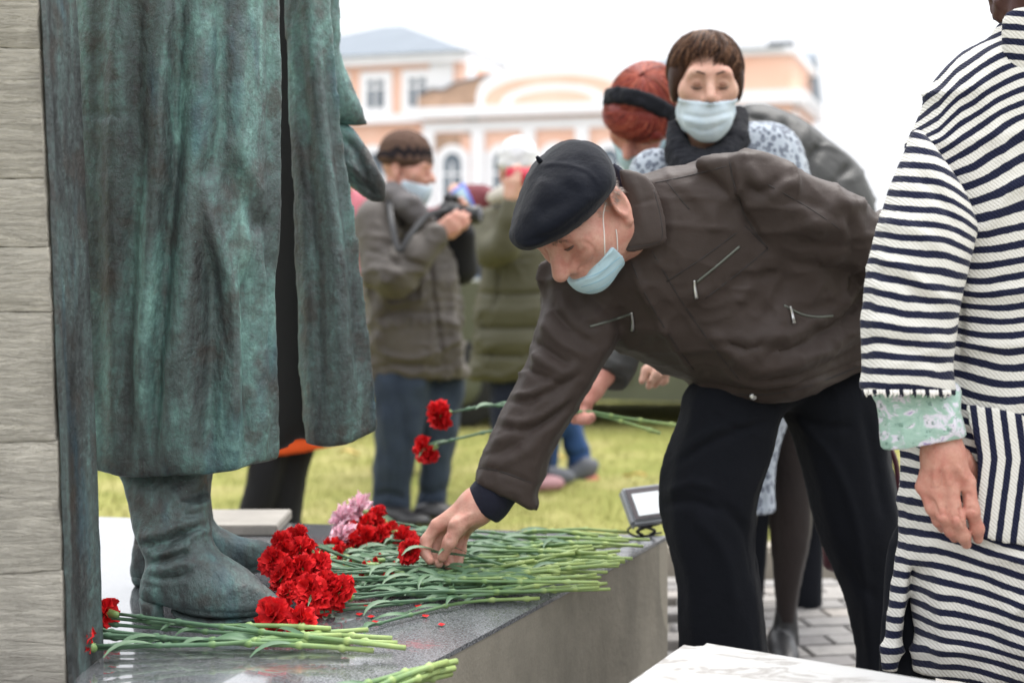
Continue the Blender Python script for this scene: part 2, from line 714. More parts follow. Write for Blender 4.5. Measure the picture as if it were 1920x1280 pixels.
def cloth(name, c, c2=None, rough=0.85, scale=9, weave=900, wv=0.15, sheen=0.15, crumple=0.25):
    t = NT(name)
    v = t.world()
    c2 = c2 or tuple(x * 0.75 for x in c)
    n = t.noise(v, scale, 5)
    t.set(color=t.mix(t.ramp(n, [(0.3, 0.0), (0.7, 1.0)]), c, c2), rough=rough, sheen=sheen * 0.3, spec=0.25)
    p = t.bump(t.noise(v, 38, 4), crumple, 0.01)
    t.bump(t.noise(v, weave, 2), wv, 0.002, p)
    return t.m

def skin(name, c, c2, sc=30):
    t = NT(name)
    v = t.world()
    col = t.mix(t.ramp(t.noise(v, sc, 5, 0.6), [(0.35, 0.0), (0.68, 1.0)]), c, c2)
    col = t.mix(t.ramp(t.noise(v, sc * 5, 3), [(0.5, 0.0), (0.75, 0.35)]), col, tuple(x * 0.7 for x in c2))
    t.set(color=col, rough=0.48, sss=0.12, spec=0.35)
    t.b.inputs['Subsurface Radius'].default_value = (0.012, 0.005, 0.003)
    t.b.inputs['Subsurface Scale'].default_value = 0.6
    p = t.bump(t.noise(v, 160, 5), 0.25, 0.004)
    t.bump(t.noise(v, 520, 3), 0.2, 0.0015, p)
    return t.m

def plain(name, c, rough=0.5, metal=0.0, vary=0.15, sc=12, **kw):
    t = NT(name)
    n = t.noise(t.world(), sc, 4)
    t.set(color=t.mix(n, tuple(x * (1 - vary) for x in c), tuple(min(1, x * (1 + vary)) for x in c)), rough=rough, metal=metal, **kw)
    t.bump(t.noise(t.world(), sc * 12, 3), 0.08, 0.003)
    return t.m
# ------------------------------------------------------------------ the materials of the place
def m_bronze(name='patinated_bronze', shift=0.0):
    t = NT(name)
    v = t.world((1, 1, 0.28))
    v2 = t.world()
    big = t.noise(v, 9, 6, 0.62, 0.6)
    fine = t.noise(v2, 70, 5, 0.7)
    streak = t.noise(t.world((1, 1, 0.07)), 26, 5, 0.6)
    f = t.math('ADD', t.math('MULTIPLY', t.math('ADD', big, shift + 0.065), 0.62), t.math('ADD', t.math('MULTIPLY', fine, 0.2), t.math('MULTIPLY', streak, 0.18)))
    col = t.ramp(f, [(0.36, (0.03, 0.031, 0.032)), (0.45, (0.06, 0.068, 0.069)), (0.53, (0.085, 0.118, 0.115)), (0.6, (0.115, 0.205, 0.19)), (0.69, (0.23, 0.41, 0.365))])
    br = t.ramp(t.noise(v2, 13, 4, 0.6), [(0.53, 0.0), (0.66, 0.65)])
    col = t.mix(br, col, (0.06, 0.05, 0.045))
    bl = t.ramp(t.noise(t.world((1, 1, 0.3), (0.4, 0.2, 0)), 6.3, 4, 0.6), [(0.6, 0.0), (0.72, 0.45)])
    col = t.mix(bl, col, (0.03, 0.11, 0.16))
    sp = t.ramp(t.noise(v2, 210, 3, 0.7), [(0.66, 0.0), (0.76, 0.6)])
    col = t.mix(sp, col, (0.2, 0.38, 0.33))
    t.set(color=col, metal=t.ramp(f, [(0.4, 0.55), (0.62, 0.1)]), rough=t.ramp(fine, [(0.3, 0.42), (0.7, 0.62)]), spec=0.4)
    p = t.bump(t.noise(t.world((1, 1, 0.55)), 55, 5, 0.6), 0.55, 0.012)
    t.bump(t.noise(v2, 190, 4, 0.65), 0.35, 0.004, p)
    return t.m

def m_granite():
    t = NT('grey_granite')
    v = t.world()
    n = t.noise(v, 300, 3, 0.75)
    vo = t.voro(v, 240, out='Color')
    g = t.ramp(n, [(0.36, (0.018, 0.02, 0.023)), (0.48, (0.085, 0.09, 0.098)), (0.56, (0.15, 0.155, 0.163)), (0.7, (0.36, 0.36, 0.36))])
    g = t.mix(0.25, g, t.ramp(vo, [(0.3, (0.05, 0.05, 0.06)), (0.6, (0.28, 0.28, 0.29))]))
    x, y, z = t.sep(v)
    # reddish patches mixed into the stone colour
    red_patch = None
    for (cx, cy, rx, ry) in ((-0.36, 3.36, 0.2, 0.12), (-0.37, 2.3, 0.10, 0.05), (-0.17, 2.45, 0.07, 0.05), (-0.3, 2.75, 0.10, 0.08)):
        dx = t.math('DIVIDE', t.math('SUBTRACT', x, cx), rx)
        dy = t.math('DIVIDE', t.math('SUBTRACT', y, cy), ry)
        r = t.math('SQRT', t.math('ADD', t.math('MULTIPLY', dx, dx), t.math('MULTIPLY', dy, dy)))
        k = t.math('SUBTRACT', 1.0, r)
        red_patch = k if red_patch is None else t.math('MAXIMUM', red_patch, k)
    st = t.math('ADD', t.math('MULTIPLY', red_patch, 0.32), t.math('MULTIPLY', t.math('SUBTRACT', t.noise(v, 60, 7, 0.8), 0.5), 1.6))
    g = t.mix(t.ramp(st, [(0.12, 0.0), (0.3, 0.5)]), g, (0.3, 0.06, 0.07))
    # rain water lies towards the slab, the outer edge is dry
    wet = t.math('ADD', t.math('MULTIPLY', x, -2.6), t.math('MULTIPLY', t.math('SUBTRACT', t.noise(v, 5, 5, 0.6), 0.5), 1.0))
    t.set(color=g, rough=t.ramp(wet, [(0.3, 0.22), (1.0, 0.03)]), spec=0.5)
    t.set(coat=t.ramp(wet, [(0.7, 0.0), (1.05, 1.0)]))
    t.b.inputs['Coat Roughness'].default_value = 0.02
    t.b.inputs['Coat IOR'].default_value = 1.7
    t.bump(n, 0.12, 0.001)
    return t.m

def m_concrete(name, c=(0.36, 0.345, 0.315), stains=True):
    t = NT(name)
    v = t.world()
    n = t.noise(v, 7, 6, 0.6)
    col = t.mix(t.ramp(n, [(0.3, 0.0), (0.7, 1.0)]), tuple(x * 0.72 for x in c), c)
    col = t.mix(t.ramp(t.noise(v, 240, 3), [(0.45, 0.0), (0.8, 0.35)]), col, tuple(x * 0.5 for x in c))
    if stains:
        s = t.noise(t.world((1, 1, 0.35)), 3.2, 4, 0.5)
        col = t.mix(t.ramp(s, [(0.5, 0.0), (0.58, 0.55)]), col, tuple(x * 0.5 for x in c))
        s = t.voro(t.world((2.2, 2.2, 1.0)), 1.7)
        col = t.mix(t.ramp(s, [(0.30, 0.5), (0.33, 0.0)]), col, tuple(min(1, x * 1.5) for x in c))
    t.set(color=col, rough=0.85, spec=0.3)
    p = t.bump(t.noise(v, 60, 5), 0.3, 0.006)
    t.bump(t.noise(v, 300, 3), 0.25, 0.002, p)
    return t.m

def m_boards():
    """concrete that kept the grain and the knots of its formwork boards"""
    t = NT('board_marked_concrete')
    c = (0.5, 0.465, 0.4)
    v = t.world((1, 1, 1))
    n = t.noise(v, 8, 6, 0.6)
    rnd = t.node('ShaderNodeObjectInfo').outputs['Random']
    col = t.mix(t.ramp(n, [(0.3, 0.0), (0.7, 1.0)]), tuple(x * 0.75 for x in c), tuple(x * 1.12 for x in c))
    col = t.mix(t.ramp(rnd, [(0.0, 0.0), (1.0, 0.3)]), col, tuple(x * 0.6 for x in c))
    vv = t.world((0.22, 1, 1))
    grain = t.noise(t.world((0.12, 1, 1)), 95, 6, 0.7, 1.5)
    pores = t.ramp(t.noise(v, 330, 3, 0.6), [(0.62, 0.0), (0.72, 1.0)])
    col = t.mix(t.math('MULTIPLY', pores, 0.5), col, (0.55, 0.54, 0.5))
    dark = t.ramp(t.noise(t.world((0.3, 1, 1.6)), 90, 4, 0.7), [(0.5, 0.0), (0.75, 0.4)])
    col = t.mix(t.math('MULTIPLY', dark, 0.6), col, (0.2, 0.185, 0.155))
    col = t.mix(t.ramp(grain, [(0.5, 0.0), (0.58, 0.4), (0.66, 0.0)]), col, (0.2, 0.185, 0.155))
    kn = t.voro(t.world((1, 1, 1)), 5.5)
    col = t.mix(t.ramp(kn, [(0.06, 0.6), (0.13, 0.25), (0.16, 0.0)]), col, (0.12, 0.11, 0.095))
    x, y, z = t.sep(v)
    edge = t.ramp(t.math('ADD', x, t.math('MULTIPLY', t.noise(v, 24, 5, 0.7), 0.05)), [(0.0, 0.0), (1.0, 1.0)])
    t.set(color=col, rough=0.9, spec=0.2)
    p = t.bump(grain, 0.9, 0.012)
    p = t.bump(t.noise(v, 75, 5), 0.35, 0.006, p)
    t.bump(t.noise(v, 420, 3), 0.3, 0.002, p)
    return t.m

def m_marble():
    t = NT('white_marble')
    v = t.world((1, 2.6, 1), (0, 0, 0.9))
    n = t.noise(v, 5, 7, 0.65, 1.2)
    col = t.ramp(n, [(0.35, (0.46, 0.46, 0.455)), (0.5, (0.44, 0.435, 0.425)), (0.56, (0.27, 0.255, 0.24)), (0.62, (0.43, 0.425, 0.415)), (0.8, (0.47, 0.47, 0.465))])
    sp = t.ramp(t.noise(t.world(), 130, 2), [(0.76, 0.0), (0.79, 0.7)])
    col = t.mix(sp, col, (0.35, 0.3, 0.24))
    t.set(color=col, rough=0.4, spec=0.4)
    t.bump(t.noise(t.world(), 80, 4), 0.1, 0.003)
    return t.m

def m_lawn():
    t = NT('lawn_turf')
    v = t.world()
    c = t.ramp(t.noise(v, 1.6, 6, 0.65), [(0.3, (0.18, 0.2, 0.05)), (0.5, (0.28, 0.27, 0.09)), (0.66, (0.4, 0.35, 0.16))])
    c = t.mix(t.ramp(t.noise(v, 45, 4, 0.7), [(0.4, 0.0), (0.7, 0.6)]), c, (0.09, 0.12, 0.02))
    t.set(color=c, rough=0.95, spec=0.1)
    t.bump(t.noise(v, 70, 4), 0.6, 0.03)
    return t.m

def m_stripes():
    t = NT('navy_and_white_striped_knit')
    s = t.attr('stripe')
    v = t.world()
    s = t.math('ADD', s, t.math('MULTIPLY', t.math('SUBTRACT', t.noise(v, 90, 3), 0.5), 0.10))
    tri = t.math('PINGPONG', s, 0.5)
    k = t.ramp(tri, [(0.248, 0.0), (0.285, 1.0)])
    tw = t.wave(t.world((1, 0.3, 1), (0, 0.75, 0)), 66, 1.2, 'X', 2)
    white = t.mix(t.ramp(tw, [(0.2, 0.0), (0.9, 0.35)]), (0.66, 0.64, 0.595), (0.5, 0.485, 0.45))
    navy = t.mix(t.ramp(tw, [(0.3, 0.0), (0.95, 0.5)]), (0.008, 0.010, 0.03), (0.022, 0.026, 0.055))
    t.set(color=t.mix(k, white, navy), rough=0.9, spec=0.15, sheen=0.1)
    p = t.bump(t.noise(v, 40, 4), 0.2, 0.008)
    t.bump(tw, 0.35, 0.002, p)
    return t.m

def m_leopard():
    t = NT('blue_grey_leopard_wool')
    v = t.world((1, 0.8, 0.85))
    d = t.voro(v, 62, rand=0.9)
    e = t.ramp(d, [(0.12, 0.25), (0.24, 1.0), (0.42, 1.0), (0.5, 0.0)])
    col = t.mix(e, (0.34, 0.38, 0.43), (0.1, 0.115, 0.15))
    t.set(color=col, rough=0.9, sheen=0.2, spec=0.15)
    t.bump(t.noise(v, 260, 4), 0.5, 0.004)
    return t.m

def m_floral():
    t = NT('green_floral_satin')
    v = t.world((1, 1, 1.4))
    n = t.noise(v, 34, 4, 0.6, 1.0)
    col = t.ramp(n, [(0.36, (0.27, 0.42, 0.35)), (0.5, (0.34, 0.5, 0.43)), (0.56, (0.6, 0.58, 0.66)), (0.63, (0.68, 0.66, 0.72)), (0.7, (0.32, 0.24, 0.45))])
    col = t.mix(t.ramp(t.noise(v, 80, 3), [(0.6, 0.0), (0.66, 0.7)]), col, (0.07, 0.16, 0.13))
    t.set(color=col, rough=0.32, spec=0.5, sheen=0.2)
    t.bump(t.noise(v, 30, 3), 0.3, 0.01)
    return t.m

def m_stem():
    t = NT('carnation_stem')
    a = t.attr('along')
    c = t.ramp(a, [(0.0, (0.05, 0.105, 0.06)), (0.45, (0.065, 0.135, 0.07)), (0.75, (0.14, 0.235, 0.075)), (1.0, (0.34, 0.43, 0.14))])
    c = t.mix(t.ramp(t.noise(t.world(), 60, 3), [(0.35, 0.0), (0.75, 0.4)]), c, (0.13, 0.22, 0.14))
    t.set(color=c, rough=0.5, spec=0.35)
    return t.m

def m_petal(name, c, c2):
    t = NT(name)
    v = t.world()
    t.set(color=t.mix(t.ramp(t.noise(v, 70, 3), [(0.35, 0.0), (0.68, 1.0)]), c, c2), rough=0.6, spec=0.15)
    t.b.inputs['Subsurface Weight'].default_value = 0.12
    t.b.inputs['Subsurface Radius'].default_value = (0.006, 0.002, 0.002)
    t.bump(t.noise(v, 240, 3), 0.35, 0.003)
    return t.m

def m_paver():
    t = NT('grey_paver')
    v = t.world()
    r = t.node('ShaderNodeObjectInfo').outputs['Random']
    c = t.ramp(r, [(0.0, (0.2, 0.19, 0.185)), (0.5, (0.27, 0.26, 0.25)), (1.0, (0.31, 0.285, 0.26))])
    c = t.mix(t.ramp(t.noise(v, 25, 5, 0.7), [(0.4, 0.0), (0.75, 0.5)]), c, (0.13, 0.125, 0.12))
    t.set(color=c, rough=0.85, spec=0.25)
    t.bump(t.noise(v, 160, 4), 0.35, 0.004)
    return t.m

BRONZE, GRANITE = m_bronze(), m_granite()
BRONZE_DARK = m_bronze('dark_bronze_plate', -0.13)
CONCRETE, BOARDS, MARBLE, LAWN = m_concrete('cast_concrete', (0.27, 0.245, 0.2)), m_boards(), m_marble(), m_lawn()
STRIPES, LEOPARD, FLORAL = m_stripes(), m_leopard(), m_floral()
STEM = m_stem()
RED = m_petal('red_petals', (0.52, 0.008, 0.014), (0.7, 0.02, 0.02))
PINK = m_petal('pink_petals', (0.82, 0.46, 0.57), (0.87, 0.65, 0.71))
CALYX = plain('green_calyx', (0.17, 0.27, 0.085), 0.5, vary=0.3, sc=60)
LEAF = plain('carnation_leaf_green', (0.075, 0.15, 0.075), 0.5, vary=0.3, sc=40)
PAVER = m_paver()
BLACK = plain('black_plastic', (0.012, 0.012, 0.013), 0.4)
STEEL = plain('polished_steel', (0.5, 0.5, 0.5), 0.3, 0.9)

# ------------------------------------------------------------------ ground, lawn, paving, kerb
def sheet(name, poly, z, mat, kind='structure'):
    V = np.array([(x, y, z) for x, y in poly], float)
    o = obj(name, V, [list(range(len(poly)))], mat, smooth=False)
    o['kind'] = kind
    return o

sheet('ground', [(-900, -300), (900, -300), (900, 2200), (-900, 2200)], 0.0, LAWN)

sheet('added_grey_ground', [(-80, 15.5), (80, 15.5), (80, 70), (-80, 70)], 0.006, plain('added_ground_grey', (0.22, 0.215, 0.21), 0.9, vary=0.2, sc=3))  # grey sheet added to cut green bounce light on the building

MORTAR = plain('sandy_joint', (0.13, 0.12, 0.105), 0.95, vary=0.3, sc=60)
pave = sheet('pavement', [(-4.0, -3.0), (6.0, -3.0), (6.0, 4.95), (-4.0, 4.95)], 0.004, MORTAR)
pm = {}
def paver_mesh():
    V, Fl = box((0, 0, 0), (0.098, 0.0475, 0.018), None, 0.004)
    me = bpy.data.meshes.new('paver')
    me.from_pydata([tuple(v) for v in V], [], Fl)
    me.materials.append(PAVER)
    return me
pme = paver_mesh()
ca, sa = math.cos(0.14), math.sin(0.14)
for r in range(-3, 21):
    for c in range(-3, 9):
        u, v = c * 0.205 + (0.1025 if r % 2 else 0.0), r * 0.104
        x, y = 0.75 + u * ca - v * sa, 3.0 + u * sa + v * ca
        if y > 4.86 or y < 2.4 or x < 0.46 + max(0, (y - 3.3)) * 0.0 or x > 2.4:
            continue
        if x < 0.47 and y < 3.6:
            continue
        o = bpy.data.objects.new('paver', pme)
        COL.objects.link(o)
        o.parent = pave
        o.location = (x, y, 0.015 + random.uniform(-0.0025, 0.0025))
        o.rotation_euler = (random.uniform(-.008, .008), random.uniform(-.008, .008), 0.14 + random.uniform(-.008, .008))

kerb = bpy.data.objects.new('kerb', None)
COL.objects.link(kerb)
kerb['kind'] = 'structure'
KERB = m_concrete('kerb_stone', (0.4, 0.36, 0.3), False)
for i in range(7):
    V, Fl = box((-0.2 + i * 0.605 + 0.3, 5.03, 0.06), (0.298, 0.07, 0.06), None, 0.012)
    o = obj('kerb_stone', V, Fl, KERB, smooth=False)
    o.parent = kerb

# turf: single blades, too many to count
def grass():
    N = 60000
    x = rng.uniform(-3.4, 4.2, N)
    y = 3.75 + rng.random(N) ** 1.4 * 8.0
    ok = ~((x > -0.25) & (y < 5.12)) & ~((x < 0.5) & (y < 3.95))
    x, y = x[ok], y[ok]
    N = len(x)
    a = rng.uniform(0, 2 * math.pi, N)
    h = rng.uniform(0.018, 0.045, N)
    w = 0.0025
    lean = rng.uniform(0, 0.03, N)
    b = rng.uniform(0, 2 * math.pi, N)
    V = np.empty((N, 3, 3))
    V[:, 0] = np.stack([x - w * np.cos(a), y - w * np.sin(a), np.zeros(N)], 1)
    V[:, 1] = np.stack([x + w * np.cos(a), y + w * np.sin(a), np.zeros(N)], 1)
    V[:, 2] = np.stack([x + lean * np.cos(b), y + lean * np.sin(b), h], 1)
    t = NT('grass_blade')
    v = t.world()
    t.set(color=t.ramp(t.noise(v, 2.2, 5, 0.7), [(0.32, (0.16, 0.2, 0.05)), (0.5, (0.28, 0.275, 0.09)), (0.68, (0.42, 0.37, 0.17))]), rough=0.7, spec=0.2)
    o = obj('grass', V.reshape(-1, 3), np.arange(3 * N).reshape(-1, 3), t.m, smooth=False)
    tag(o, 'short yellow-green lawn grass behind the granite plinth', 'grass', kind='stuff')
grass()

DRYLEAF = plain('yellow_dry_leaf', (0.55, 0.38, 0.12), 0.7, vary=0.3, sc=30)
for i, (px, py) in enumerate([(1190, 905), (988, 925), (990, 960), (1045, 868), (1260, 870), (905, 905), (655, 860), (1275, 845)]):
    d = EYE * FPX / (py - HYP)
    c = P(px, py, d)
    a = random.uniform(0, 6.28)
    L = random.uniform(0.045, 0.07)
    V, Fl = [], []
    for k in range(5):
        t_ = k / 4
        w = 0.022 * math.sin(math.pi * min(0.95, t_ + 0.05))
        for s_ in (-1, 0, 1):
            lx, ly = (t_ - 0.5) * L * 2, s_ * w
            V.append((c[0] + lx * math.cos(a) - ly * math.sin(a), c[1] + lx * math.sin(a) + ly * math.cos(a), 0.035 + 0.012 * abs(s_) + 0.01 * math.sin(t_ * 5)))
    for k in range(4):
        for s_ in range(2):
            Fl.append([k * 3 + s_, k * 3 + s_ + 1, k * 3 + s_ + 4, k * 3 + s_ + 3])
    o = obj('fallen_leaf', np.array(V), Fl, DRYLEAF)
    tag(o, 'small dry yellow leaf lying on the lawn', 'leaf', 'fallen leaves on the lawn')

# ------------------------------------------------------------------ plinth, stone block, marble slab, floodlight
ZP = 0.45
FRONT = [(-0.755, 1.0), (0.378, 3.44)]
plinth = thing('granite_plinth', 'low grey granite plinth with a concrete side wall under the statue', 'plinth', (-0.5, 2.6, 0))
top_poly = [FRONT[0], FRONT[1], (-1.07, 3.70), (-2.3, 3.92), (-2.3, 1.0)]
V, Fl = prism(top_poly, ZP - 0.008, ZP)
obj('granite_top', V, Fl, GRANITE, plinth, smooth=False)
wall_poly = [(-0.757, 1.003), (0.376, 3.437), (-1.07, 3.695), (-2.295, 3.914), (-2.295, 1.003)]
V, Fl = prism(wall_poly, 0.0, ZP - 0.009)
obj('concrete_wall', V, Fl, CONCRETE, plinth, smooth=False)

x0, x1 = (255 - 960) * 3.43 / FPX, (519 - 960) * 3.43 / FPX
V, Fl = box(((x0 + x1) / 2, 3.55, ZP + 0.0135), ((x1 - x0) / 2, 0.115, 0.0125), None, 0.003)
o = obj('stone_block', V, Fl, m_concrete('dark_stone', (0.3, 0.28, 0.25), False), smooth=False)
tag(o, 'flat stone block lying on the plinth behind the bronze boots', 'block')

mz = 0.5
mc = [P(1290, 1197, 0.6 * FPX / 697.0)]
ml = P(1085, 1340, 0.6 * FPX / 840.0)
mr = P(2160, 1340, 0.6 * FPX / 840.0)
mp = [(mc[0][0], mc[0][1]), (ml[0], ml[1]), (ml[0] + 0.1, 1.15), (mr[0], 1.15), (mr[0], mr[1])]
import bmesh
def rounded_slab(poly, z0, z1, rad, bev):
    bm = bmesh.new()
    vs = [bm.verts.new((x, y, z0)) for x, y in poly]
    f = bm.faces.new(vs)
    bmesh.ops.recalc_face_normals(bm, faces=[f])
    r = bmesh.ops.extrude_face_region(bm, geom=[f])
    for v in r['geom']:
        if isinstance(v, bmesh.types.BMVert):
            v.co.z = z1
    bmesh.ops.recalc_face_normals(bm, faces=bm.faces)
    ve = [e for e in bm.edges if abs(e.verts[0].co.z - e.verts[1].co.z) > 1e-6]
    bmesh.ops.bevel(bm, geom=ve, offset=rad, segments=5, affect='EDGES')
    te = [e for e in bm.edges if all(abs(v.co.z - z1) < 1e-6 for v in e.verts)]
    bmesh.ops.bevel(bm, geom=te, offset=bev, segments=3, affect='EDGES')
    V = np.array([v.co[:] for v in bm.verts])
    Fl = [[v.index for v in f.verts] for f in bm.faces]
    bm.free()
    return V, Fl
slab = thing('marble_bench', 'white veined marble slab in the right foreground corner', 'slab', (0.5, 1.7, 0))
V, Fl = rounded_slab(mp, mz - 0.06, mz, 0.03, 0.006)
obj('slab_top', V, Fl, MARBLE, slab, smooth=False)
V, Fl = prism([(0.3, 1.25), (1.0, 1.25), (1.0, 1.75), (0.3, 1.75)], 0.0, mz - 0.061)
obj('base', V, Fl, CONCRETE, slab, smooth=False)

GREYMETAL = plain('grey_painted_metal', (0.3, 0.31, 0.33), 0.45, 0.3)
fl = thing('floodlight', 'small square grey floodlight on the far corner of the plinth', 'floodlight', P(1212, 996, 3.43))
fr = frame((0.25, -0.75, 0.62), (-0.22, 0.4, 1))
fc = P(1212, 947, 3.42)
V, Fl = box(fc, (0.056, 0.014, 0.048), fr, 0.006)
obj('housing', V, Fl, GREYMETAL, fl, smooth=False)
V, Fl = box(fc + fr @ np.array([0, 0.0145, 0]), (0.048, 0.002, 0.04), fr)
obj('reflector', V, Fl, plain('dark_reflector', (0.06, 0.045, 0.05), 0.3), fl, smooth=False)
V, Fl = box(fc + fr @ np.array([0.002, 0.0175, -0.004]), (0.036, 0.0015, 0.03), fr, 0.001)
LENSGL = plain('led_panel', (0.75, 0.78, 0.8), 0.12, vary=0.03)
obj('led_panel', V, Fl, LENSGL, fl, smooth=False)
for k in range(6):
    V, Fl = box(fc + fr @ np.array([-0.04 + 0.016 * k, -0.02, 0]), (0.002, 0.01, 0.042), fr)
    obj('cooling_fin', V, Fl, GREYMETAL, fl, smooth=False)
for sx in (-0.02, 0.02):
    V, Fl = tube(catmull([fc + fr @ np.array([sx * 1.6, -0.01, -0.044]), fc + np.array([sx, 0.0, -0.06]), np.array([fc[0] + sx * 0.4, fc[1] + 0.005, ZP + 0.004])], 5, False), 0.004, 6)
    obj('bracket', V, Fl, BLACK, fl)
V, Fl = tube(catmull([fc + np.array([-0.02, 0.02, -0.045]), fc + np.array([-0.045, 0.0, -0.06]), fc + np.array([-0.02, 0.0, -0.075]), np.array([fc[0] + 0.04, fc[1] + 0.04, ZP + 0.004])], 6, False), 0.0028, 6)
obj('cable', V, Fl, BLACK, fl)

# ------------------------------------------------------------------ board-marked concrete slab with its bronze edge
SD = 2.2
cs = thing('concrete_slab', 'upright board-marked concrete slab at the left edge', 'slab', (-0.95, 2.35, ZP))
def edge_px(y):
    return np.interp(y, [-1200, 0, 400, 900, 1280, 1400], [-60, 70, 88, 109, 122, 125])
seams = [(-1100, -1104), (-900, -905), (-700, -704), (-520, -524), (-330, -336), (-180, -172), (-60, -66), (78, 92), (333, 336), (466, 463), (586, 585), (842, 826), (1096, 1070), (1286, 1284), (1372, 1371)]
for i in range(len(seams) - 1):
    (a0, a1), (b0, b1) = seams[i], seams[i + 1]
    proud = random.uniform(-0.0015, 0.0015)
    V, Fl = [], []
    nx, ny = 26, 7
    for j in range(ny):
        t_ = (0, 0.02, 0.3, 0.5, 0.7, 0.98, 1)[j]
        for k in range(nx):
            s_ = k / (nx - 1) if k < nx - 2 else (0.993, 1.0)[k - nx + 2]
            ye0, ye1 = a0 + (b0 - a0) * t_, a1 + (b1 - a1) * t_
            yr = ye0 + (ye1 - ye0) * s_
            xr = -330 + (edge_px(yr) + 330) * s_
            gap = 0.4
            yy = yr + (gap if j == 0 else (-gap if j == ny - 1 else 0))
            yy += (random.uniform(-1.0, 1.0) if j in (0, ny - 1) else 0)
            if k == nx - 1:
                xr += random.uniform(-4, 1.5)
            p = P(xr, yy, SD)
            p[1] += proud * -1 + 0.0012 * math.sin(s_ * 9 + i) + random.uniform(-0.0006, 0.0006)
            if j in (0, ny - 1) or k == nx - 1:
                p[1] += 0.0012
            V.append(p)
    for j in range(ny - 1):
        for k in range(nx - 1):
            Fl.append([j * nx + k, (j + 1) * nx + k, (j + 1) * nx + k + 1, j * nx + k + 1])
    n0 = len(V)
    ring = [k for k in range(nx)] + [j * nx + nx - 1 for j in range(1, ny)] + [(ny - 1) * nx + k for k in range(nx - 2, -1, -1)] + [j * nx for j in range(ny - 2, 0, -1)]
    for k in ring:
        V.append(V[k] + np.array([0, 0.05, 0]))
    m = len(ring)
    for k in range(m):
        Fl.append([ring[k], ring[(k + 1) % m], n0 + (k + 1) % m, n0 + k])
    obj('board_mark', np.array(V), Fl, BOARDS, cs)
core = [P(-330, -1100, SD), P(-62, -1100, SD), P(68, 0, SD), P(86, 400, SD), P(107, 900, SD), P(123, 1371, SD), P(-330, 1371, SD)]
nC = len(core)
core = [p - np.array([0.004, 0, 0]) for p in core]
V = [p + np.array([0, 0.012, 0]) for p in core] + [p + np.array([0, 0.18, 0]) for p in core]
Fl = [list(range(nC))[::-1], list(range(nC, 2 * nC))] + [[i, (i + 1) % nC, nC + (i + 1) % nC, nC + i] for i in range(nC)]
obj('core', np.array(V), Fl, CONCRETE, cs, smooth=False)

be = thing('bronze_edge_plate', 'narrow dark bronze plate cladding the side of the concrete slab', 'edge plate', P(155, 1290, 2.25))
rows = np.linspace(-900, 1288, 60)
V, Fl = [], []
prof = [(0.001, 0.006), (0.001, 0.008), (0.004, 0.012), (0.004, 0.03), (0.001, 0.045), (0.0, 0.07), (0.0015, 0.1), (0.002, 0.13), (0.004, 0.16), (0.006, 0.176), (0.002, 0.187), (-0.001, 0.188), (-0.001, 0.007)]
for y in rows:
    e = P(edge_px(y) + 1.5, y, SD)
    for (dx, dd) in prof:
        V.append(e + np.array([dx + 0.002, dd, 0]))
k = len(prof)
for j in range(len(rows) - 1):
    for i in range(k - 1):
        Fl.append([j * k + i, (j + 1) * k + i, (j + 1) * k + i + 1, j * k + i + 1])
    Fl.append([j * k + k - 1, (j + 1) * k + k - 1, (j + 1) * k, j * k])
V = np.array(V)
V[:, 0] += (vnoise(V, 40, 2) - 0.5) * 0.003
obj('plate', V, Fl, BRONZE_DARK, be)
# ------------------------------------------------------------------ the bronze statue
def hem(s, pts, d):
    """cut a garment off below a hem line (columns and rows at distance d)"""
    q = np.array([P(x, y, d) for x, y in pts])
    o = np.argsort(q[:, 0])
    qx, qz = q[o, 0], q[o, 2]
    def f(Q):
        a, b = s.f(Q), np.interp(Q[:, 0], qx, qz) - Q[:, 2]
        h = np.maximum(0.006 - np.abs(a - b), 0) / 0.006
        return np.maximum(a, b) + h * h * 0.0015
    lo = s.lo.copy()
    lo[2] = max(lo[2], qz.min())
    return S(f, lo, s.hi)

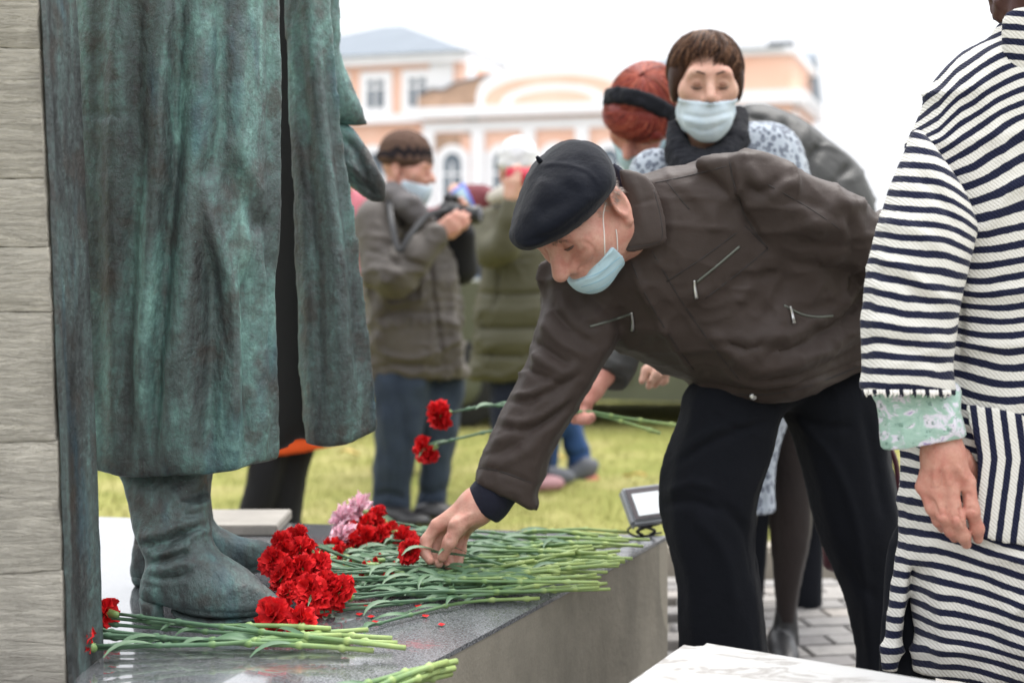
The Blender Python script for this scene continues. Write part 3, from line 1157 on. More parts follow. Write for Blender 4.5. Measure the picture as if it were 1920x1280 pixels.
statue = thing('bronze_statue', 'green-patinated bronze statue in a long greatcoat and boots on the plinth', 'statue', P(330, 1160, 2.75))
coat_out = [(150, -330), (240, -420), (400, -430), (490, -330), (517, -100), (521, 150), (520, 400), (508, 560), (513, 700), (521, 860), (522, 990), (440, 1000), (330, 1000), (180, 1000), (150, 850), (146, 600), (142, 300), (136, 0)]
coat = hem(inflate(coat_out, 2.69, 0.62), [(100, 868), (185, 876), (230, 884), (280, 888), (330, 884), (400, 882), (440, 874), (480, 868), (524, 862)], 2.66)
cf = [
    ([(322, -60), (318, 40), (304, 180), (300, 290), (288, 420), (282, 540), (272, 640), (266, 790)], 20, 0.022),
    ([(338, -60), (330, 60), (327, 200), (330, 300), (316, 420), (304, 540), (296, 650), (290, 760), (284, 880)], 16, -0.0245),
    ([(262, -60), (256, 60), (254, 200), (258, 300), (248, 420), (240, 600), (238, 780), (240, 880)], 17, -0.0144),
    ([(225, -60), (215, 200), (212, 420), (218, 640), (214, 860)], 18, 0.010),
    ([(188, -60), (180, 200), (180, 420), (184, 640), (190, 860)], 14, -0.0086),
    ([(382, -60), (376, 120), (368, 250), (352, 380), (350, 520), (338, 660), (338, 860)], 26, 0.022),
    ([(415, -40), (412, 120), (414, 240), (396, 310), (372, 340)], 13, -0.0101),
    ([(385, 340), (396, 420), (412, 480), (430, 540), (440, 620), (440, 740), (436, 870)], 18, 0.024),
    ([(425, 300), (452, 350), (478, 400), (500, 440)], 22, -0.0173),
    ([(440, 40), (446, 180), (452, 290), (480, 360), (505, 430)], 16, 0.010),
    ([(462, 500), (458, 600), (462, 720), (466, 866)], 14, -0.0187),
    ([(396, 470), (400, 560), (396, 700), (392, 876)], 15, -0.0158),
    ([(486, 470), (490, 600), (492, 720), (494, 860)], 11, 0.012),
    ([(310, 640), (312, 740), (312, 880)], 12, 0.010),
    ([(516, -60), (519, 200), (517, 420), (507, 560), (513, 720), (520, 858)], 7, 0.008),
    ([(502, -60), (504, 200), (503, 400), (496, 560), (500, 720), (505, 858)], 4, -0.0043),
    ([(240, 212), (200, 216), (160, 213)], 5, -0.0043),
]
solid('greatcoat', coat, 0.0075, BRONZE, statue, cf, rough=[(30, 0.0016), (80, 0.0009)], it=2)
flap_out = [(505, -300), (565, -330), (612, -60), (626, 100), (640, 250), (664, 420), (684, 600), (700, 740), (708, 830), (712, 960), (650, 980), (585, 980), (576, 850), (564, 700), (556, 520), (547, 300), (538, 100), (530, -100)]
flap = hem(inflate(flap_out, 2.98, 0.55), [(540, 850), (575, 836), (620, 838), (660, 830), (706, 808), (720, 800)], 2.95)
ff = [
    ([(575, -40), (592, 150), (612, 320), (630, 480), (640, 640), (650, 820)], 16, 0.012),
    ([(553, -40), (566, 160), (580, 330), (590, 500), (598, 660), (604, 830)], 13, -0.012),
    ([(612, 60), (624, 200), (648, 400), (668, 600), (680, 800)], 12, -0.010),
    ([(628, 80), (640, 240), (664, 420), (684, 600), (704, 800)], 6, 0.006),
]
solid('coat_flap', flap, 0.0075, BRONZE, statue, ff, rough=[(30, 0.0016), (80, 0.0009)])
solid('coat_gap_dark', inflate([(470, -300), (560, -320), (575, 0), (585, 300), (600, 600), (606, 818), (560, 826), (500, 822), (470, 400)], 3.12, 0.3), 0.012, plain('black_gap_shade', (0.012, 0.011, 0.011), 0.7), statue)  # black sheet added to darken the gap between coat and flap
# far sleeve with its turned cuff
slv = inflate([(520, -330, 3.1), (600, -260, 3.1), (632, -60, 3.15), (640, 100, 3.2), (655, 150, 3.2), (690, 228, 3.25), (672, 236, 3.25), (640, 234, 3.25), (610, 220, 3.2), (580, 60, 3.15), (540, -100, 3.1)], 3.2, 0.85)
solid('sleeve', slv, 0.009, BRONZE, statue, rough=[(26, 0.003)])
cuff = inflate([(600, 226), (650, 234), (676, 262), (700, 300), (718, 332), (723, 352), (720, 378), (690, 374), (655, 348), (620, 320)], 3.24, 0.85)
cst = [([(640, 262), (665, 275), (680, 315), (690, 345), (712, 358)], 7, -0.012), ([(640, 300), (668, 318), (690, 342), (718, 362)], 6, 0.008), ([(655, 246), (684, 280), (706, 326), (720, 352)], 6, 0.006), ([(648, 322), (680, 352), (712, 372)], 7, -0.010)]
solid('cuff', cuff, 0.006, BRONZE, statue, cst, rough=[(30, 0.002)])
solid('hand', union(0.02, ell(P(660, 400, 3.3), (0.035, 0.03, 0.05)), *[chain([P(645 + 10 * k, 412, 3.28 + 0.01 * k), P(642 + 10 * k, 440, 3.27 + .01 * k), P(648 + 10 * k, 455, 3.29 + .01 * k)], [0.011, 0.010, 0.009]) for k in range(4)]), 0.005, BRONZE, statue) if False else None
# near arm, shoulders, head above the frame
up = union(0.05, ell(P(350, -560, 2.8), (0.21, 0.15, 0.22)), cone(P(350, -700, 2.8), P(360, -820, 2.8), 0.06, 0.055),
           chain([P(245, -640, 2.68), P(215, -330, 2.6), P(330, -160, 2.56)], [0.085, 0.075, 0.06], 0.03))
solid('torso', up, 0.012, BRONZE, statue, rough=[(20, 0.004)])
hd = union(0.02, ell(P(370, -900, 2.8), (0.1, 0.08, 0.12)), ell(P(385, -840, 2.8), (0.07, 0.06, 0.08)), cone(P(470, -860, 2.8), P(478, -835, 2.8), 0.015, 0.018))
solid('head', hd, 0.008, BRONZE, statue)
capv = union(0.01, ell(P(362, -985, 2.8), (0.13, 0.11, 0.05)), ell(P(450, -935, 2.8), (0.06, 0.07, 0.012)))
solid('peaked_cap', capv, 0.008, BRONZE, statue)

def boot(out, d, flat, strokes, name, sole, heel):
    b = thing  # noqa
    s = inflate(out, d, flat)
    o = solid(name, s, 0.0045, BRONZE, statue, strokes, rough=[(30, 0.0022), (90, 0.0008)])
    return o
b1 = [(222, 860, 2.69), (300, 850, 2.69), (388, 860, 2.69), (388, 900, 2.68), (394, 940, 2.665), (397, 985, 2.65), (398, 1012, 2.64), (418, 1040, 2.63), (452, 1066, 2.607), (486, 1090, 2.607), (512, 1112, 2.607), (526, 1128, 2.607), (524, 1142, 2.607), (500, 1148, 2.607), (460, 1154, 2.607), (400, 1156, 2.607), (350, 1148, 2.607), (318, 1134, 2.607), (266, 1128, 2.607), (262, 1090, 2.607), (266, 1050, 2.607), (252, 990, 2.65), (236, 920, 2.67)]
bst = [
    ([(262, 1008), (300, 1000), (340, 985), (380, 970)], 9, 0.0075), ([(262, 1022), (300, 1016), (345, 1000), (385, 984)], 6, -0.0090),
    ([(270, 1046), (300, 1030), (330, 1010), (352, 990)], 7, -0.0075), ([(268, 1058), (305, 1050), (335, 1040), (356, 1036)], 6, -0.0090),
    ([(270, 1040), (310, 1036), (345, 1024)], 6, 0.0067), ([(300, 1070), (330, 1062), (356, 1054)], 6, 0.0060), ([(278, 1080), (310, 1084), (345, 1078), (362, 1066)], 5, -0.0067),
    ([(352, 1040), (354, 1012), (372, 998), (396, 994)], 6, 0.0053), ([(345, 960), (372, 950), (394, 938)], 8, 0.0067), ([(330, 935), (365, 928), (392, 915)], 7, -0.0067),
    ([(300, 900), (340, 940), (380, 950)], 10, 0.0045), ([(262, 1096), (300, 1104), (300, 1136)], 4, -0.0030), ([(430, 1106), (460, 1100), (500, 1108)], 10, 0.0030),
    ([(330, 1142), (400, 1150), (470, 1148), (522, 1132)], 4, -0.0045), ([(400, 985), (430, 1040)], 6, 0.0),
]
boot(b1, 2.605, 0.72, bst, 'boot', None, None)
V1 = inflate([(262, 1118), (300, 1124), (306, 1150), (304, 1164), (268, 1160), (264, 1140)], 2.605, 1.4, hmax=0.038)
solid('boot_heel', V1, 0.004, BRONZE, statue)
V1 = inflate([(322, 1140), (400, 1154), (470, 1152), (522, 1134), (522, 1150), (480, 1164), (400, 1172), (345, 1166)], 2.605, 2.2, hmax=0.046)
solid('boot_sole', V1, 0.004, BRONZE, statue)
b2 = [(250, 860), (330, 830), (392, 850), (394, 940), (400, 975), (420, 992), (452, 1006), (486, 1012), (510, 1022), (522, 1042), (514, 1064), (480, 1074), (430, 1080), (390, 1074), (330, 1082), (252, 1088), (248, 1040), (254, 990)]
boot(b2, 2.9, 0.72, [([(400, 1062), (450, 1070), (510, 1054)], 4, -0.005), ([(250, 1020), (300, 1010)], 5, -0.006)], 'boot', None, None)
V1 = inflate([(250, 1068), (286, 1072), (290, 1096), (252, 1098)], 2.9, 1.4, hmax=0.04)
solid('boot_heel', V1, 0.005, BRONZE, statue)
# ------------------------------------------------------------------ carnations
from mathutils import Matrix
def blossom_mesh(seed, mat, big=1.0, layers=((14, 4, .7), (34, 6, .85), (56, 7, .97), (78, 8, 1.0), (98, 7, .95)), narrow=1.0, ruffle=1.0):
    r = random.Random(seed)
    V, Fl = [], []
    NU, NV = 7, 4
    for tilt, n, ln in layers:
        ph0 = r.uniform(0, 6.28)
        for k in range(n):
            az = ph0 + 2 * math.pi * k / n + r.uniform(-.2, .2)
            tl = math.radians(tilt + r.uniform(-12, 12))
            L = 0.034 * big * ln * r.uniform(.85, 1.12)
            wid = 0.021 * big * narrow * r.uniform(.85, 1.15)
            ph, fr = r.uniform(0, 6.28), r.uniform(2.2, 3.6)
            curl = r.uniform(0.1, 0.5)
            out = np.array([math.cos(az), math.sin(az), 0])
            side = np.array([-math.sin(az), math.cos(az), 0])
            up = np.array([0, 0, 1.0])
            i0 = len(V)
            for j in range(NV):
                v = j / (NV - 1)
                for i in range(NU):
                    u = i / (NU - 1) * 2 - 1
                    w = wid * (0.22 + 0.78 * v ** 0.8)
                    ang = tl + curl * v * v
                    rad = L * v * (1 - 0.16 * u * u) + (r.uniform(-.0025, .0025) * big if j == NV - 1 else 0)
                    if j == NV - 1:
                        rad += 0.0018 * big * ((i % 2) * 2 - 1)
                    rf = 0.0062 * big * ruffle * v * math.sin(fr * u * 1.7 + ph) + 0.003 * big * ruffle * v * math.sin(7 * u + ph * 2)
                    dirv = out * math.sin(ang) + up * math.cos(ang)
                    nrm = -out * math.cos(ang) + up * math.sin(ang)
                    V.append(dirv * rad + side * (u * w) + nrm * (rf + 0.006 * u * u * v * big) + up * 0.002)
            for j in range(NV - 1):
                for i in range(NU - 1):
                    a = i0 + j * NU + i
                    Fl.append([a, a + 1, a + NU + 1, a + NU])
    me = bpy.data.meshes.new('blossom')
    set_mesh(me, np.array(V), Fl)
    me.polygons.foreach_set('use_smooth', np.ones(len(me.polygons), bool))
    me.materials.append(mat)
    return me

def calyx_mesh():
    V, Fl = tube([(0, 0, -0.03), (0, 0, -0.027), (0, 0, -0.018), (0, 0, -0.006), (0, 0, 0.002), (0, 0, 0.008)], [0.003, 0.0072, 0.0088, 0.0092, 0.0105, 0.0135], 9)
    me = bpy.data.meshes.new('calyx')
    set_mesh(me, V, Fl)
    me.polygons.foreach_set('use_smooth', np.ones(len(me.polygons), bool))
    me.materials.append(CALYX)
    return me

RED_B = [blossom_mesh(s, RED, 1.0) for s in range(5)]
PINK_B = [blossom_mesh(50 + s, PINK, 1.45, ((8, 7, .6), (28, 12, .85), (52, 16, 1.0), (75, 18, 1.1), (95, 16, 1.1)), 0.28, 0.4) for s in range(2)]
BUD_B = [blossom_mesh(80, RED, 0.62, ((6, 4, .9), (18, 5, 1.0), (30, 6, 1.0)))]
CAL = calyx_mesh()

def place(name, me, M, parent):
    o = bpy.data.objects.new(name, me)
    COL.objects.link(o)
    o.parent = parent
    o.matrix_parent_inverse = EMPTY_INV[parent.name] if parent.type == 'EMPTY' else Matrix.Identity(4)
    o.matrix_basis = M
    return o

def carnation(label, group, path, kind='red', face=None, size=1.0, leaves=3, r=0.0029, name='carnation'):
    """path: world points from the flower head to the cut end"""
    c = catmull(np.array(path, float), 7, False)
    root = thing(name, label, 'flower', c[-1], group)
    L = np.concatenate([[0], np.cumsum(np.linalg.norm(np.diff(c, axis=0), axis=1))])
    tot = L[-1]
    # stem with swollen nodes
    ts = sorted(set(np.round(np.linspace(0.02, tot, 14), 4)))
    nodes = []
    s_ = random.uniform(0.05, 0.09)
    while s_ < tot - 0.02:
        nodes.append(s_)
        s_ += random.uniform(0.065, 0.105)
    allp = [(t, 1.0) for t in ts if all(abs(t - n) > 0.012 for n in nodes)]
    for n in nodes:
        allp += [(n - 0.007, 1.05), (n - 0.002, 1.55), (n + 0.004, 1.75), (n + 0.008, 1.1)]
    allp.sort()
    tt = np.array([a for a, _ in allp])
    pts = np.stack([np.interp(tt, L, c[:, k]) for k in range(3)], 1)
    rr = r * np.array([b for _, b in allp]) * np.interp(tt, [0, tot], [0.75, 1.2])
    V, Fl = tube(pts, rr, 7)
    al = np.repeat(np.clip(tt / tot + 0.25 * (np.array([b for _, b in allp]) - 1.0), 0, 1), 7)
    st = obj('stem', V, Fl, STEM, root, attr={'along': al})
    # leaves in pairs at the nodes
    cand = [n for n in nodes if n < tot * 0.8]
    random.shuffle(cand)
    for n in cand[:leaves]:
        p = np.array([np.interp(n, L, c[:, k]) for k in range(3)])
        q = np.array([np.interp(min(n + 0.01, tot), L, c[:, k]) for k in range(3)])
        t_ = unit(p - q)
        sd = unit(np.cross(t_, (0, 0, 1))) * random.choice((-1, 1))
        upv = np.array([0, 0, 1.0])
        Ln = random.uniform(0.06, 0.13)
        bend = random.uniform(-0.2, 0.9)
        V, Fl = [], []
        for k in range(7):
            w = k / 6
            pos = p + t_ * Ln * w * (1 - 0.3 * w) + sd * Ln * (0.1 * w + 0.25 * w * w) + upv * Ln * (0.16 * w * (1 - w) * 2 + 0.1 * bend * w - 0.12 * w * w)
            pos[2] = max(pos[2], (ZP + 0.004) if pos[2] < 0.6 else pos[2])
            hw = 0.0048 * math.sin(math.pi * (0.18 + 0.8 * w)) + 0.0004
            wv = unit(np.cross(t_ * 0.5 + sd, upv) + upv * 0.5)
            V += [pos - wv * hw, pos - upv * 0.0012, pos + wv * hw]
        for k in range(6):
            for j in range(2):
                a = k * 3 + j
                Fl.append([a, a + 1, a + 4, a + 3])
        obj('leaf', np.array(V), Fl, LEAF, st)
    ax = unit(face if face is not None else (c[0] - c[min(5, len(c) - 1)]))
    ax = ax + rng.normal(0, 0.12, 3)
    M = Matrix.Translation(tuple(c[0])) @ Vector(ax).to_track_quat('Z', 'Y').to_matrix().to_4x4() @ Matrix.Rotation(random.uniform(0, 6.28), 4, 'Z') @ Matrix.Scale(size, 4)
    me = {'red': RED_B, 'pink': PINK_B, 'bud': BUD_B}[kind]
    place('blossom', random.choice(me), M, root)
    place('calyx', CAL, M, root)
    return root

def G(px, py, z):
    """point at height z above the ground seen at a column and row below the horizon"""
    return P(px, py, (EYE - z) * FPX / (py - HYP))

heap = 'carnations heaped beside the bronze boots'
heads = [(520, 1012), (548, 1000), (500, 1040), (532, 1036), (572, 1024), (558, 1056), (518, 1072), (545, 1090), (580, 1088), (505, 1102), (566, 1118), (590, 1112), (545, 1126), (600, 1080), (555, 1022), (530, 1056), (575, 1062), (512, 1054), (540, 1068), (590, 1045), (606, 1100)]
random.seed(11)
for i, (hx, hy) in enumerate(heads):
    z = 0.477 + (1130 - hy) / 125 * 0.075
    hx, hy = 512 + (hx - 500) * 0.95 + (26 if hy > 1084 else 0), hy + 10 + random.uniform(-8, 8)
    a = G(hx, hy, z)
    f = (hy - 1000) / 130
    ex = random.uniform(1040, 1215) - 70 * f
    ey = 1012 + 82 * f + random.uniform(-16, 12)
    ez = ZP + 0.008 + random.uniform(0.0, 0.055) * (1 - 0.5 * f)
    b = G(ex, ey, ez)
    m1 = a * 0.66 + b * 0.34 + np.array([0, random.uniform(-.045, .045), 0])
    m2 = a * 0.3 + b * 0.7 + np.array([0, random.uniform(-.035, .035), 0])
    m1[2] = ZP + 0.01 + random.uniform(0.005, 0.045)
    m2[2] = ZP + 0.008 + random.uniform(0.004, 0.04)
    carnation('red carnation in the large heap with blossoms against the bronze toe', heap, [a, a + unit(m1 - a) * 0.05 + np.array([0, 0, -0.004]), m1, m2, b],
              face=(-0.75 + random.uniform(-.5, .5), -0.5 + random.uniform(-.5, .3), 0.25 + random.uniform(-.35, .6)), size=random.uniform(0.72, 1.0), leaves=3)
# the second, farther bunch: red with pink among them
back = [(690, 985, 'red'), (662, 1000, 'red'), (716, 1010, 'red'), (692, 1010, 'red'), (708, 972, 'red'), (625, 1030, 'red'), (648, 975, 'pink'), (682, 962, 'pink'), (645, 1012, 'pink'), (776, 1030, 'red'), (735, 1000, 'red'), (760, 1012, 'red'), (668, 1022, 'red'), (640, 1042, 'red')]
for i, (hx, hy, kd) in enumerate(back):
    z = 0.485 + max(0, (1030 - hy)) / 70 * 0.055
    a = G(hx, hy, z)
    b = G(random.uniform(1090, 1222), 1000 + (hy - 960) * 0.5 + random.uniform(-10, 14), ZP + 0.01 + random.uniform(0, 0.05))
    m1 = a * 0.6 + b * 0.4
    m1[2] = ZP + 0.015 + random.uniform(0, 0.045)
    lab = {'red': 'red carnation in the bunch laid behind the large heap', 'pink': 'pink many-petalled flower beside the red carnations behind the heap'}[kd]
    grp = {'red': 'carnations behind the heap', 'pink': 'pink flowers behind the heap'}[kd]
    carnation(lab, grp, [a, a + unit(m1 - a) * 0.05, m1, a * 0.25 + m1 * 0.0 + b * 0.75, b], kd,
              face=(-0.8, -0.3 + random.uniform(-.4, .4), 0.25 + random.uniform(-.3, .5)), size=random.uniform(0.75, 0.95), leaves=4)
# more stems whose heads lie inside the pile
for i in range(58):
    f = random.random()
    a = G(random.uniform(600, 760), 1030 + 60 * f, ZP + 0.02 + random.uniform(0, 0.03))
    b = G(random.uniform(1000, 1200) - 60 * f, 1015 + 75 * f + random.uniform(-8, 8), ZP + 0.008 + random.uniform(0.0, 0.05))
    m1 = a * 0.5 + b * 0.5 + np.array([0, random.uniform(-.05, .05), 0])
    m1[2] = ZP + 0.01 + random.uniform(0, 0.035)
    carnation('carnation bud hidden among the stems of the large heap', 'budded stems inside the heap', [a, m1, b], 'bud', leaves=4, size=0.5)
# two single carnations in front of the heap
carnation('red carnation at the boot toe with its stem nearest in front of the heap', None, [G(516, 1152, .487), G(560, 1150, .47), G(690, 1138, .462), G(870, 1117, .461), G(1138, 1093, .462)], face=(-.7, -.6, .1), size=0.95, leaves=4)
carnation('red carnation right of the boot toe, its stem lying lowest before the heap', None, [G(566, 1166, .478), G(600, 1178, .464), G(660, 1180, .461), G(770, 1152, .46), G(875, 1128, .46), G(1012, 1121, .461)], face=(-.6, -.5, .5), size=0.85, leaves=4)
# bunch in front of the near boot, heads behind the bronze plate
for i, (hx, hy, ex, ey, dz, kd) in enumerate([(204, 1148, 760, 1214, .03, 'red'), (150, 1166, 735, 1196, .012, 'red'), (140, 1176, 700, 1219, .016, 'red'), (130, 1192, 655, 1207, .012, 'red'), (150, 1210, 640, 1190, .02, 'red'), (145, 1218, 690, 1180, .012, 'red'), (120, 1150, 620, 1178, .026, 'red'), (120, 1186, 745, 1205, .02, 'red')]):
    a, b = G(hx, hy, ZP + 0.012 + dz), G(ex, ey, ZP + 0.006 + dz * 0.7)
    m = a * 0.5 + b * 0.5 + np.array([0, random.uniform(-.012, .012), 0])
    m[2] = ZP + 0.006 + dz * 0.8
    lab = 'small red carnation peeping out behind the foot of the bronze edge plate' if i == 0 else 'carnation in the thin bunch lying in front of the near boot'
    carnation(lab, None if i == 0 else 'carnations in front of the near boot', [a, a * .8 + m * .2, m, a * .2 + b * .8, b], kd, size=0.75 if i == 0 else 0.95, leaves=2, r=0.0038)
# bunch cut by the lower edge of the picture
for i, (ex, ey, dz) in enumerate([(856, 1239, .02), (852, 1252, .012), (846, 1262, .004), (838, 1240, .026), (790, 1272, .004), (820, 1258, .016)]):
    b = G(ex, ey, ZP + 0.008 + dz)
    a = G(330 + 22 * i, 1356 + 9 * i, ZP + 0.02 + dz)
    m = a * .5 + b * .5
    m[2] = ZP + 0.008 + dz
    carnation('carnation in the bunch at the bottom edge, cut ends towards the plinth edge', 'carnations at the bottom edge', [a, m, a * .2 + b * .8, b], 'red', leaves=3, r=0.0042)
# loose petals on the stone
for i in range(9):
    c = G(random.uniform(600, 900), random.uniform(1110, 1200), ZP + 0.002)
    a = random.uniform(0, 6.28)
    V = np.array([[c[0] + math.cos(a + k * 1.047) * 0.006 * (1 + .4 * (k % 2)), c[1] + math.sin(a + k * 1.047) * 0.008, c[2] + 0.001 + 0.002 * (k % 2)] for k in range(6)])
    o = obj('petal', V, [[0, 1, 2, 3, 4, 5]], RED)
    tag(o, 'single red petal fallen on the granite', 'petal', 'petals fallen on the granite')
# ------------------------------------------------------------------ people: shared parts
SKIN_OLD = skin('weathered_skin', (0.56, 0.32, 0.245), (0.5, 0.22, 0.17), 42)
SKIN = skin('fair_skin', (0.6, 0.37, 0.28), (0.56, 0.3, 0.23), 22)
SKIN_HAND = skin('ruddy_hand_skin', (0.54, 0.285, 0.215), (0.47, 0.185, 0.14), 50)
SKIN_PALE = skin('pale_pink_hand_skin', (0.6, 0.3, 0.24), (0.52, 0.22, 0.17))
PLEAT = plain('mask_pleat_blue', (0.27, 0.48, 0.6), 0.8)
MASK = cloth('pale_blue_mask', (0.48, 0.65, 0.71), (0.43, 0.6, 0.68), 0.8, 20, 600, .1, .1, .15)
MASKW = cloth('whitish_mask', (0.55, 0.63, 0.68), (0.48, 0.58, 0.66), 0.8, 20, 600, .1, .1, .15)
CORD = plain('white_elastic', (0.75, 0.72, 0.68), 0.7)

def head_solid(o, R, sc=1.0, nose=1.0, jaw=1.0, neck=(0, -0.055, -0.2), lids=0.0145, ears=True, cz=0.0, occ=0.0):
    b = [ell((0, -0.015 + occ, 0.045), (0.076, 0.096 - occ, 0.088 - occ * .4)), ell((0, 0.032, -0.04 + cz * .5), (0.058 * jaw, 0.064, 0.085 - cz * .5)), ball((0, 0.07, -0.103 + cz), 0.022),
         cone((-0.05 * jaw, 0.0, -0.06 + cz * .6), (0, 0.07, -0.1 + cz), 0.024, 0.02), cone((0.05 * jaw, 0.0, -0.06 + cz * .6), (0, 0.07, -0.1 + cz), 0.024, 0.02),
         ball((-0.044, 0.06, -0.008), 0.03), ball((0.044, 0.06, -0.008), 0.03), cone((-0.036, 0.083, 0.034), (0.036, 0.083, 0.034), 0.017, 0.017)]
    s = union(0.03, *b)
    s = sub(s, union(0.005, ball((-0.032, 0.108, 0.010), 0.0205), ball((0.032, 0.108, 0.010), 0.0205)), 0.016)
    s = union(0.008, s, ball((-0.032, 0.0795, 0.011), lids), ball((0.032, 0.0795, 0.011), lids))
    n = union(0.008, cone((0, 0.09, 0.022), (0, 0.11 + .008 * nose, -0.022), 0.0095, 0.0135 * nose), ball((-0.0135, 0.1, -0.028), 0.0098 * nose), ball((0.0135, 0.1, -0.028), 0.0098 * nose))
    s = union(0.012, s, n)
    lips = union(0.004, cone((-0.02, 0.088, -0.058), (0.02, 0.088, -0.058), 0.0075, 0.0075), cone((-0.017, 0.087, -0.07), (0.017, 0.087, -0.07), 0.0085, 0.0085))
    s = union(0.008, s, lips)
    if ears:
        for sx in (-1, 1):
            Re = frame((sx * 0.35, 0.93, 0.1), (0, -0.18, 1))
            e = ell((sx * 0.081, -0.016, 0.004), (0.011, 0.021, 0.034), Re)
            e = union(0.006, e, ball((sx * 0.079, -0.006, -0.03), 0.0095))
            e = sub(e, ell((sx * 0.092, -0.010, 0.006), (0.009, 0.012, 0.021), Re), 0.006)
            s = union(0.008, s, e)
    s = union(0.035, s, cone((0, -0.022, -0.05), neck, 0.055, 0.058))
    s2 = S(lambda Q: s.f(Q / sc) * sc, s.lo * sc, s.hi * sc)
    return local(s2, o, R)

def lpt(o, R, p, sc=1.0):
    return np.asarray(o) + R @ (np.asarray(p, float) * sc)

def hand_solid(wrist, fwd, back, thumb_side=1, curl=0.9, sc=1.0, thumb_curl=0.5):
    """a hand from the wrist along fwd; back = normal of the back of the hand"""
    R = frame(fwd, back)
    w = np.asarray(wrist, float)
    parts = [cone((0, -0.02, 0), (0, 0.012, 0), 0.027, 0.026)]
    xs = [0.031, 0.0105, -0.0105, -0.030]
    ln = [(0.042, 0.024, 0.02), (0.046, 0.028, 0.021), (0.043, 0.026, 0.02), (0.034, 0.02, 0.018)]
    kn = [0.085, 0.09, 0.086, 0.078]
    for x in xs:
        pass
    for i in range(4):
        x = xs[i] * thumb_side
        p = np.array([x, kn[i], 0.004])
        parts.append(cone((x * 0.55, 0.015, 0), p, 0.0205, 0.0135))
        a = 0.25 * curl
        q = [p]
        for L, da in zip(ln[i], (0.45, 0.75, 0.55)):
            q.append(q[-1] + L * np.array([x * 0.4 * (1 - min(1, curl)), math.cos(a), -math.sin(a)]))
            a += da * curl
        parts.append(('f', chain(q, [0.0105, 0.0095, 0.0088, 0.0078], 0.003)))
    th = [np.array([0.022 * thumb_side, 0.02, -0.012]), np.array([0.044 * thumb_side, 0.048, -0.02 - 0.01 * thumb_curl]), np.array([(0.05 - 0.012 * thumb_curl) * thumb_side, 0.078, -0.028 - 0.015 * thumb_curl]), np.array([(0.046 - 0.03 * thumb_curl) * thumb_side, 0.1, -0.036 - 0.018 * thumb_curl])]
    palm = union(0.016, *[p for p in parts if isinstance(p, S)])
    s = union(0.006, palm, *[p[1] for p in parts if not isinstance(p, S)])
    s = union(0.01, s, chain(th, [0.015, 0.0125, 0.0115, 0.009], 0.004))
    s2 = S(lambda Q: s.f(Q / sc) * sc, s.lo * sc, s.hi * sc)
    return local(s2, w, R)

HEADV = {}
def strands(paths, r, n=3):
    """many thin hairs as one mesh: paths (N, K, 3)"""
    N, K, _ = paths.shape
    T = np.gradient(paths, axis=1)
    T /= np.linalg.norm(T, axis=2)[..., None] + 1e-12
    ref = rng.normal(0, 1, (N, 1, 3))
    a = np.cross(T, ref)
    a /= np.linalg.norm(a, axis=2)[..., None] + 1e-12
    b = np.cross(T, a)
    tp = (r * np.linspace(1, 0.35, K))[None, :, None]
    V = np.stack([paths + tp * (math.cos(2 * math.pi * k / n) * a + math.sin(2 * math.pi * k / n) * b) for k in range(n)], 2)
    idx = np.arange(N * K * n).reshape(N, K, n)
    Fs = [np.stack([idx[:, :-1, k], idx[:, :-1, (k + 1) % n], idx[:, 1:, (k + 1) % n], idx[:, 1:, k]], -1).reshape(-1, 4) for k in range(n)]
    return V.reshape(-1, 3), np.concatenate(Fs)

def dome_strands(o, R, sc, c, rad, N, end_fn, seed, swirl=9, K=8, top=4, whorl=(0, 0), lift=0.05, r=0.0011, fphi=(-180, 180), jit=9):
    """hairs combed from a crown over an ellipsoid; end_fn(phi) is the polar angle where they stop"""
    g = np.random.default_rng(seed)
    phi = g.uniform(fphi[0], fphi[1], N)
    end = np.array([end_fn(abs(p), p) for p in phi]) + g.normal(0, 5, N)
    st = top + g.random(N) ** 1.2 * (end - top) * 0.7
    t = np.linspace(0, 1, K)[None]
    th = np.radians(st[:, None] + (end - st)[:, None] * t)
    ph = np.radians(phi[:, None] + swirl * t ** 1.5 + g.normal(0, jit, (N, 1)) * t + g.normal(0, 1.0, (N, K)))
    lf = 1.0 + g.uniform(0.0, lift, (N, 1)) * (0.3 + 0.7 * np.sin(t * 2.6)) + 0.02 * np.clip(t - 0.7, 0, 1) * g.random((N, 1))
    d = np.stack([np.sin(th) * np.sin(ph), np.sin(th) * np.cos(ph), np.cos(th)], -1)
    q = (np.asarray(c) + np.asarray(rad) * d * lf[..., None]) * sc
    V, Fq = strands(q, r)
    return V @ R.T + np.asarray(o), Fq

def body(parent, mat, fine, coarse, h=0.0035, hc=0.014, name='body', strokes=None):
    """one skin mesh: the visible head and hands, and the hidden trunk and limbs that carry them"""
    parts = []
    for s in fine:
        V, Fq = polygonize(s, h)
        V = relax(V, Fq, 1)
        V = folds(V, Fq, strokes)
        parts.append((V, Fq))
    HEADV[parent.name] = (parts[0][0], vnormals(*parts[0]))
    BVH[parent.name] = BVHTree.FromPolygons([tuple(v) for v in parts[0][0]], parts[0][1].tolist())
    if coarse is not None:
        V, Fq = polygonize(grow(S(lambda Q: coarse.f(Q - np.array([0, 0.03, 0])), coarse.lo, coarse.hi + 0.03), -0.02), hc)
        parts.append((V, Fq))
    V, Fq = join(*parts)
    return obj(name, V, Fq, mat, parent)

def person(label, px, d, group=None):
    return thing('person', label, 'person', ((px - CXP) * d / FPX, d, 0.0), group)

def ground_px(d):
    return HYP + EYE * FPX / d

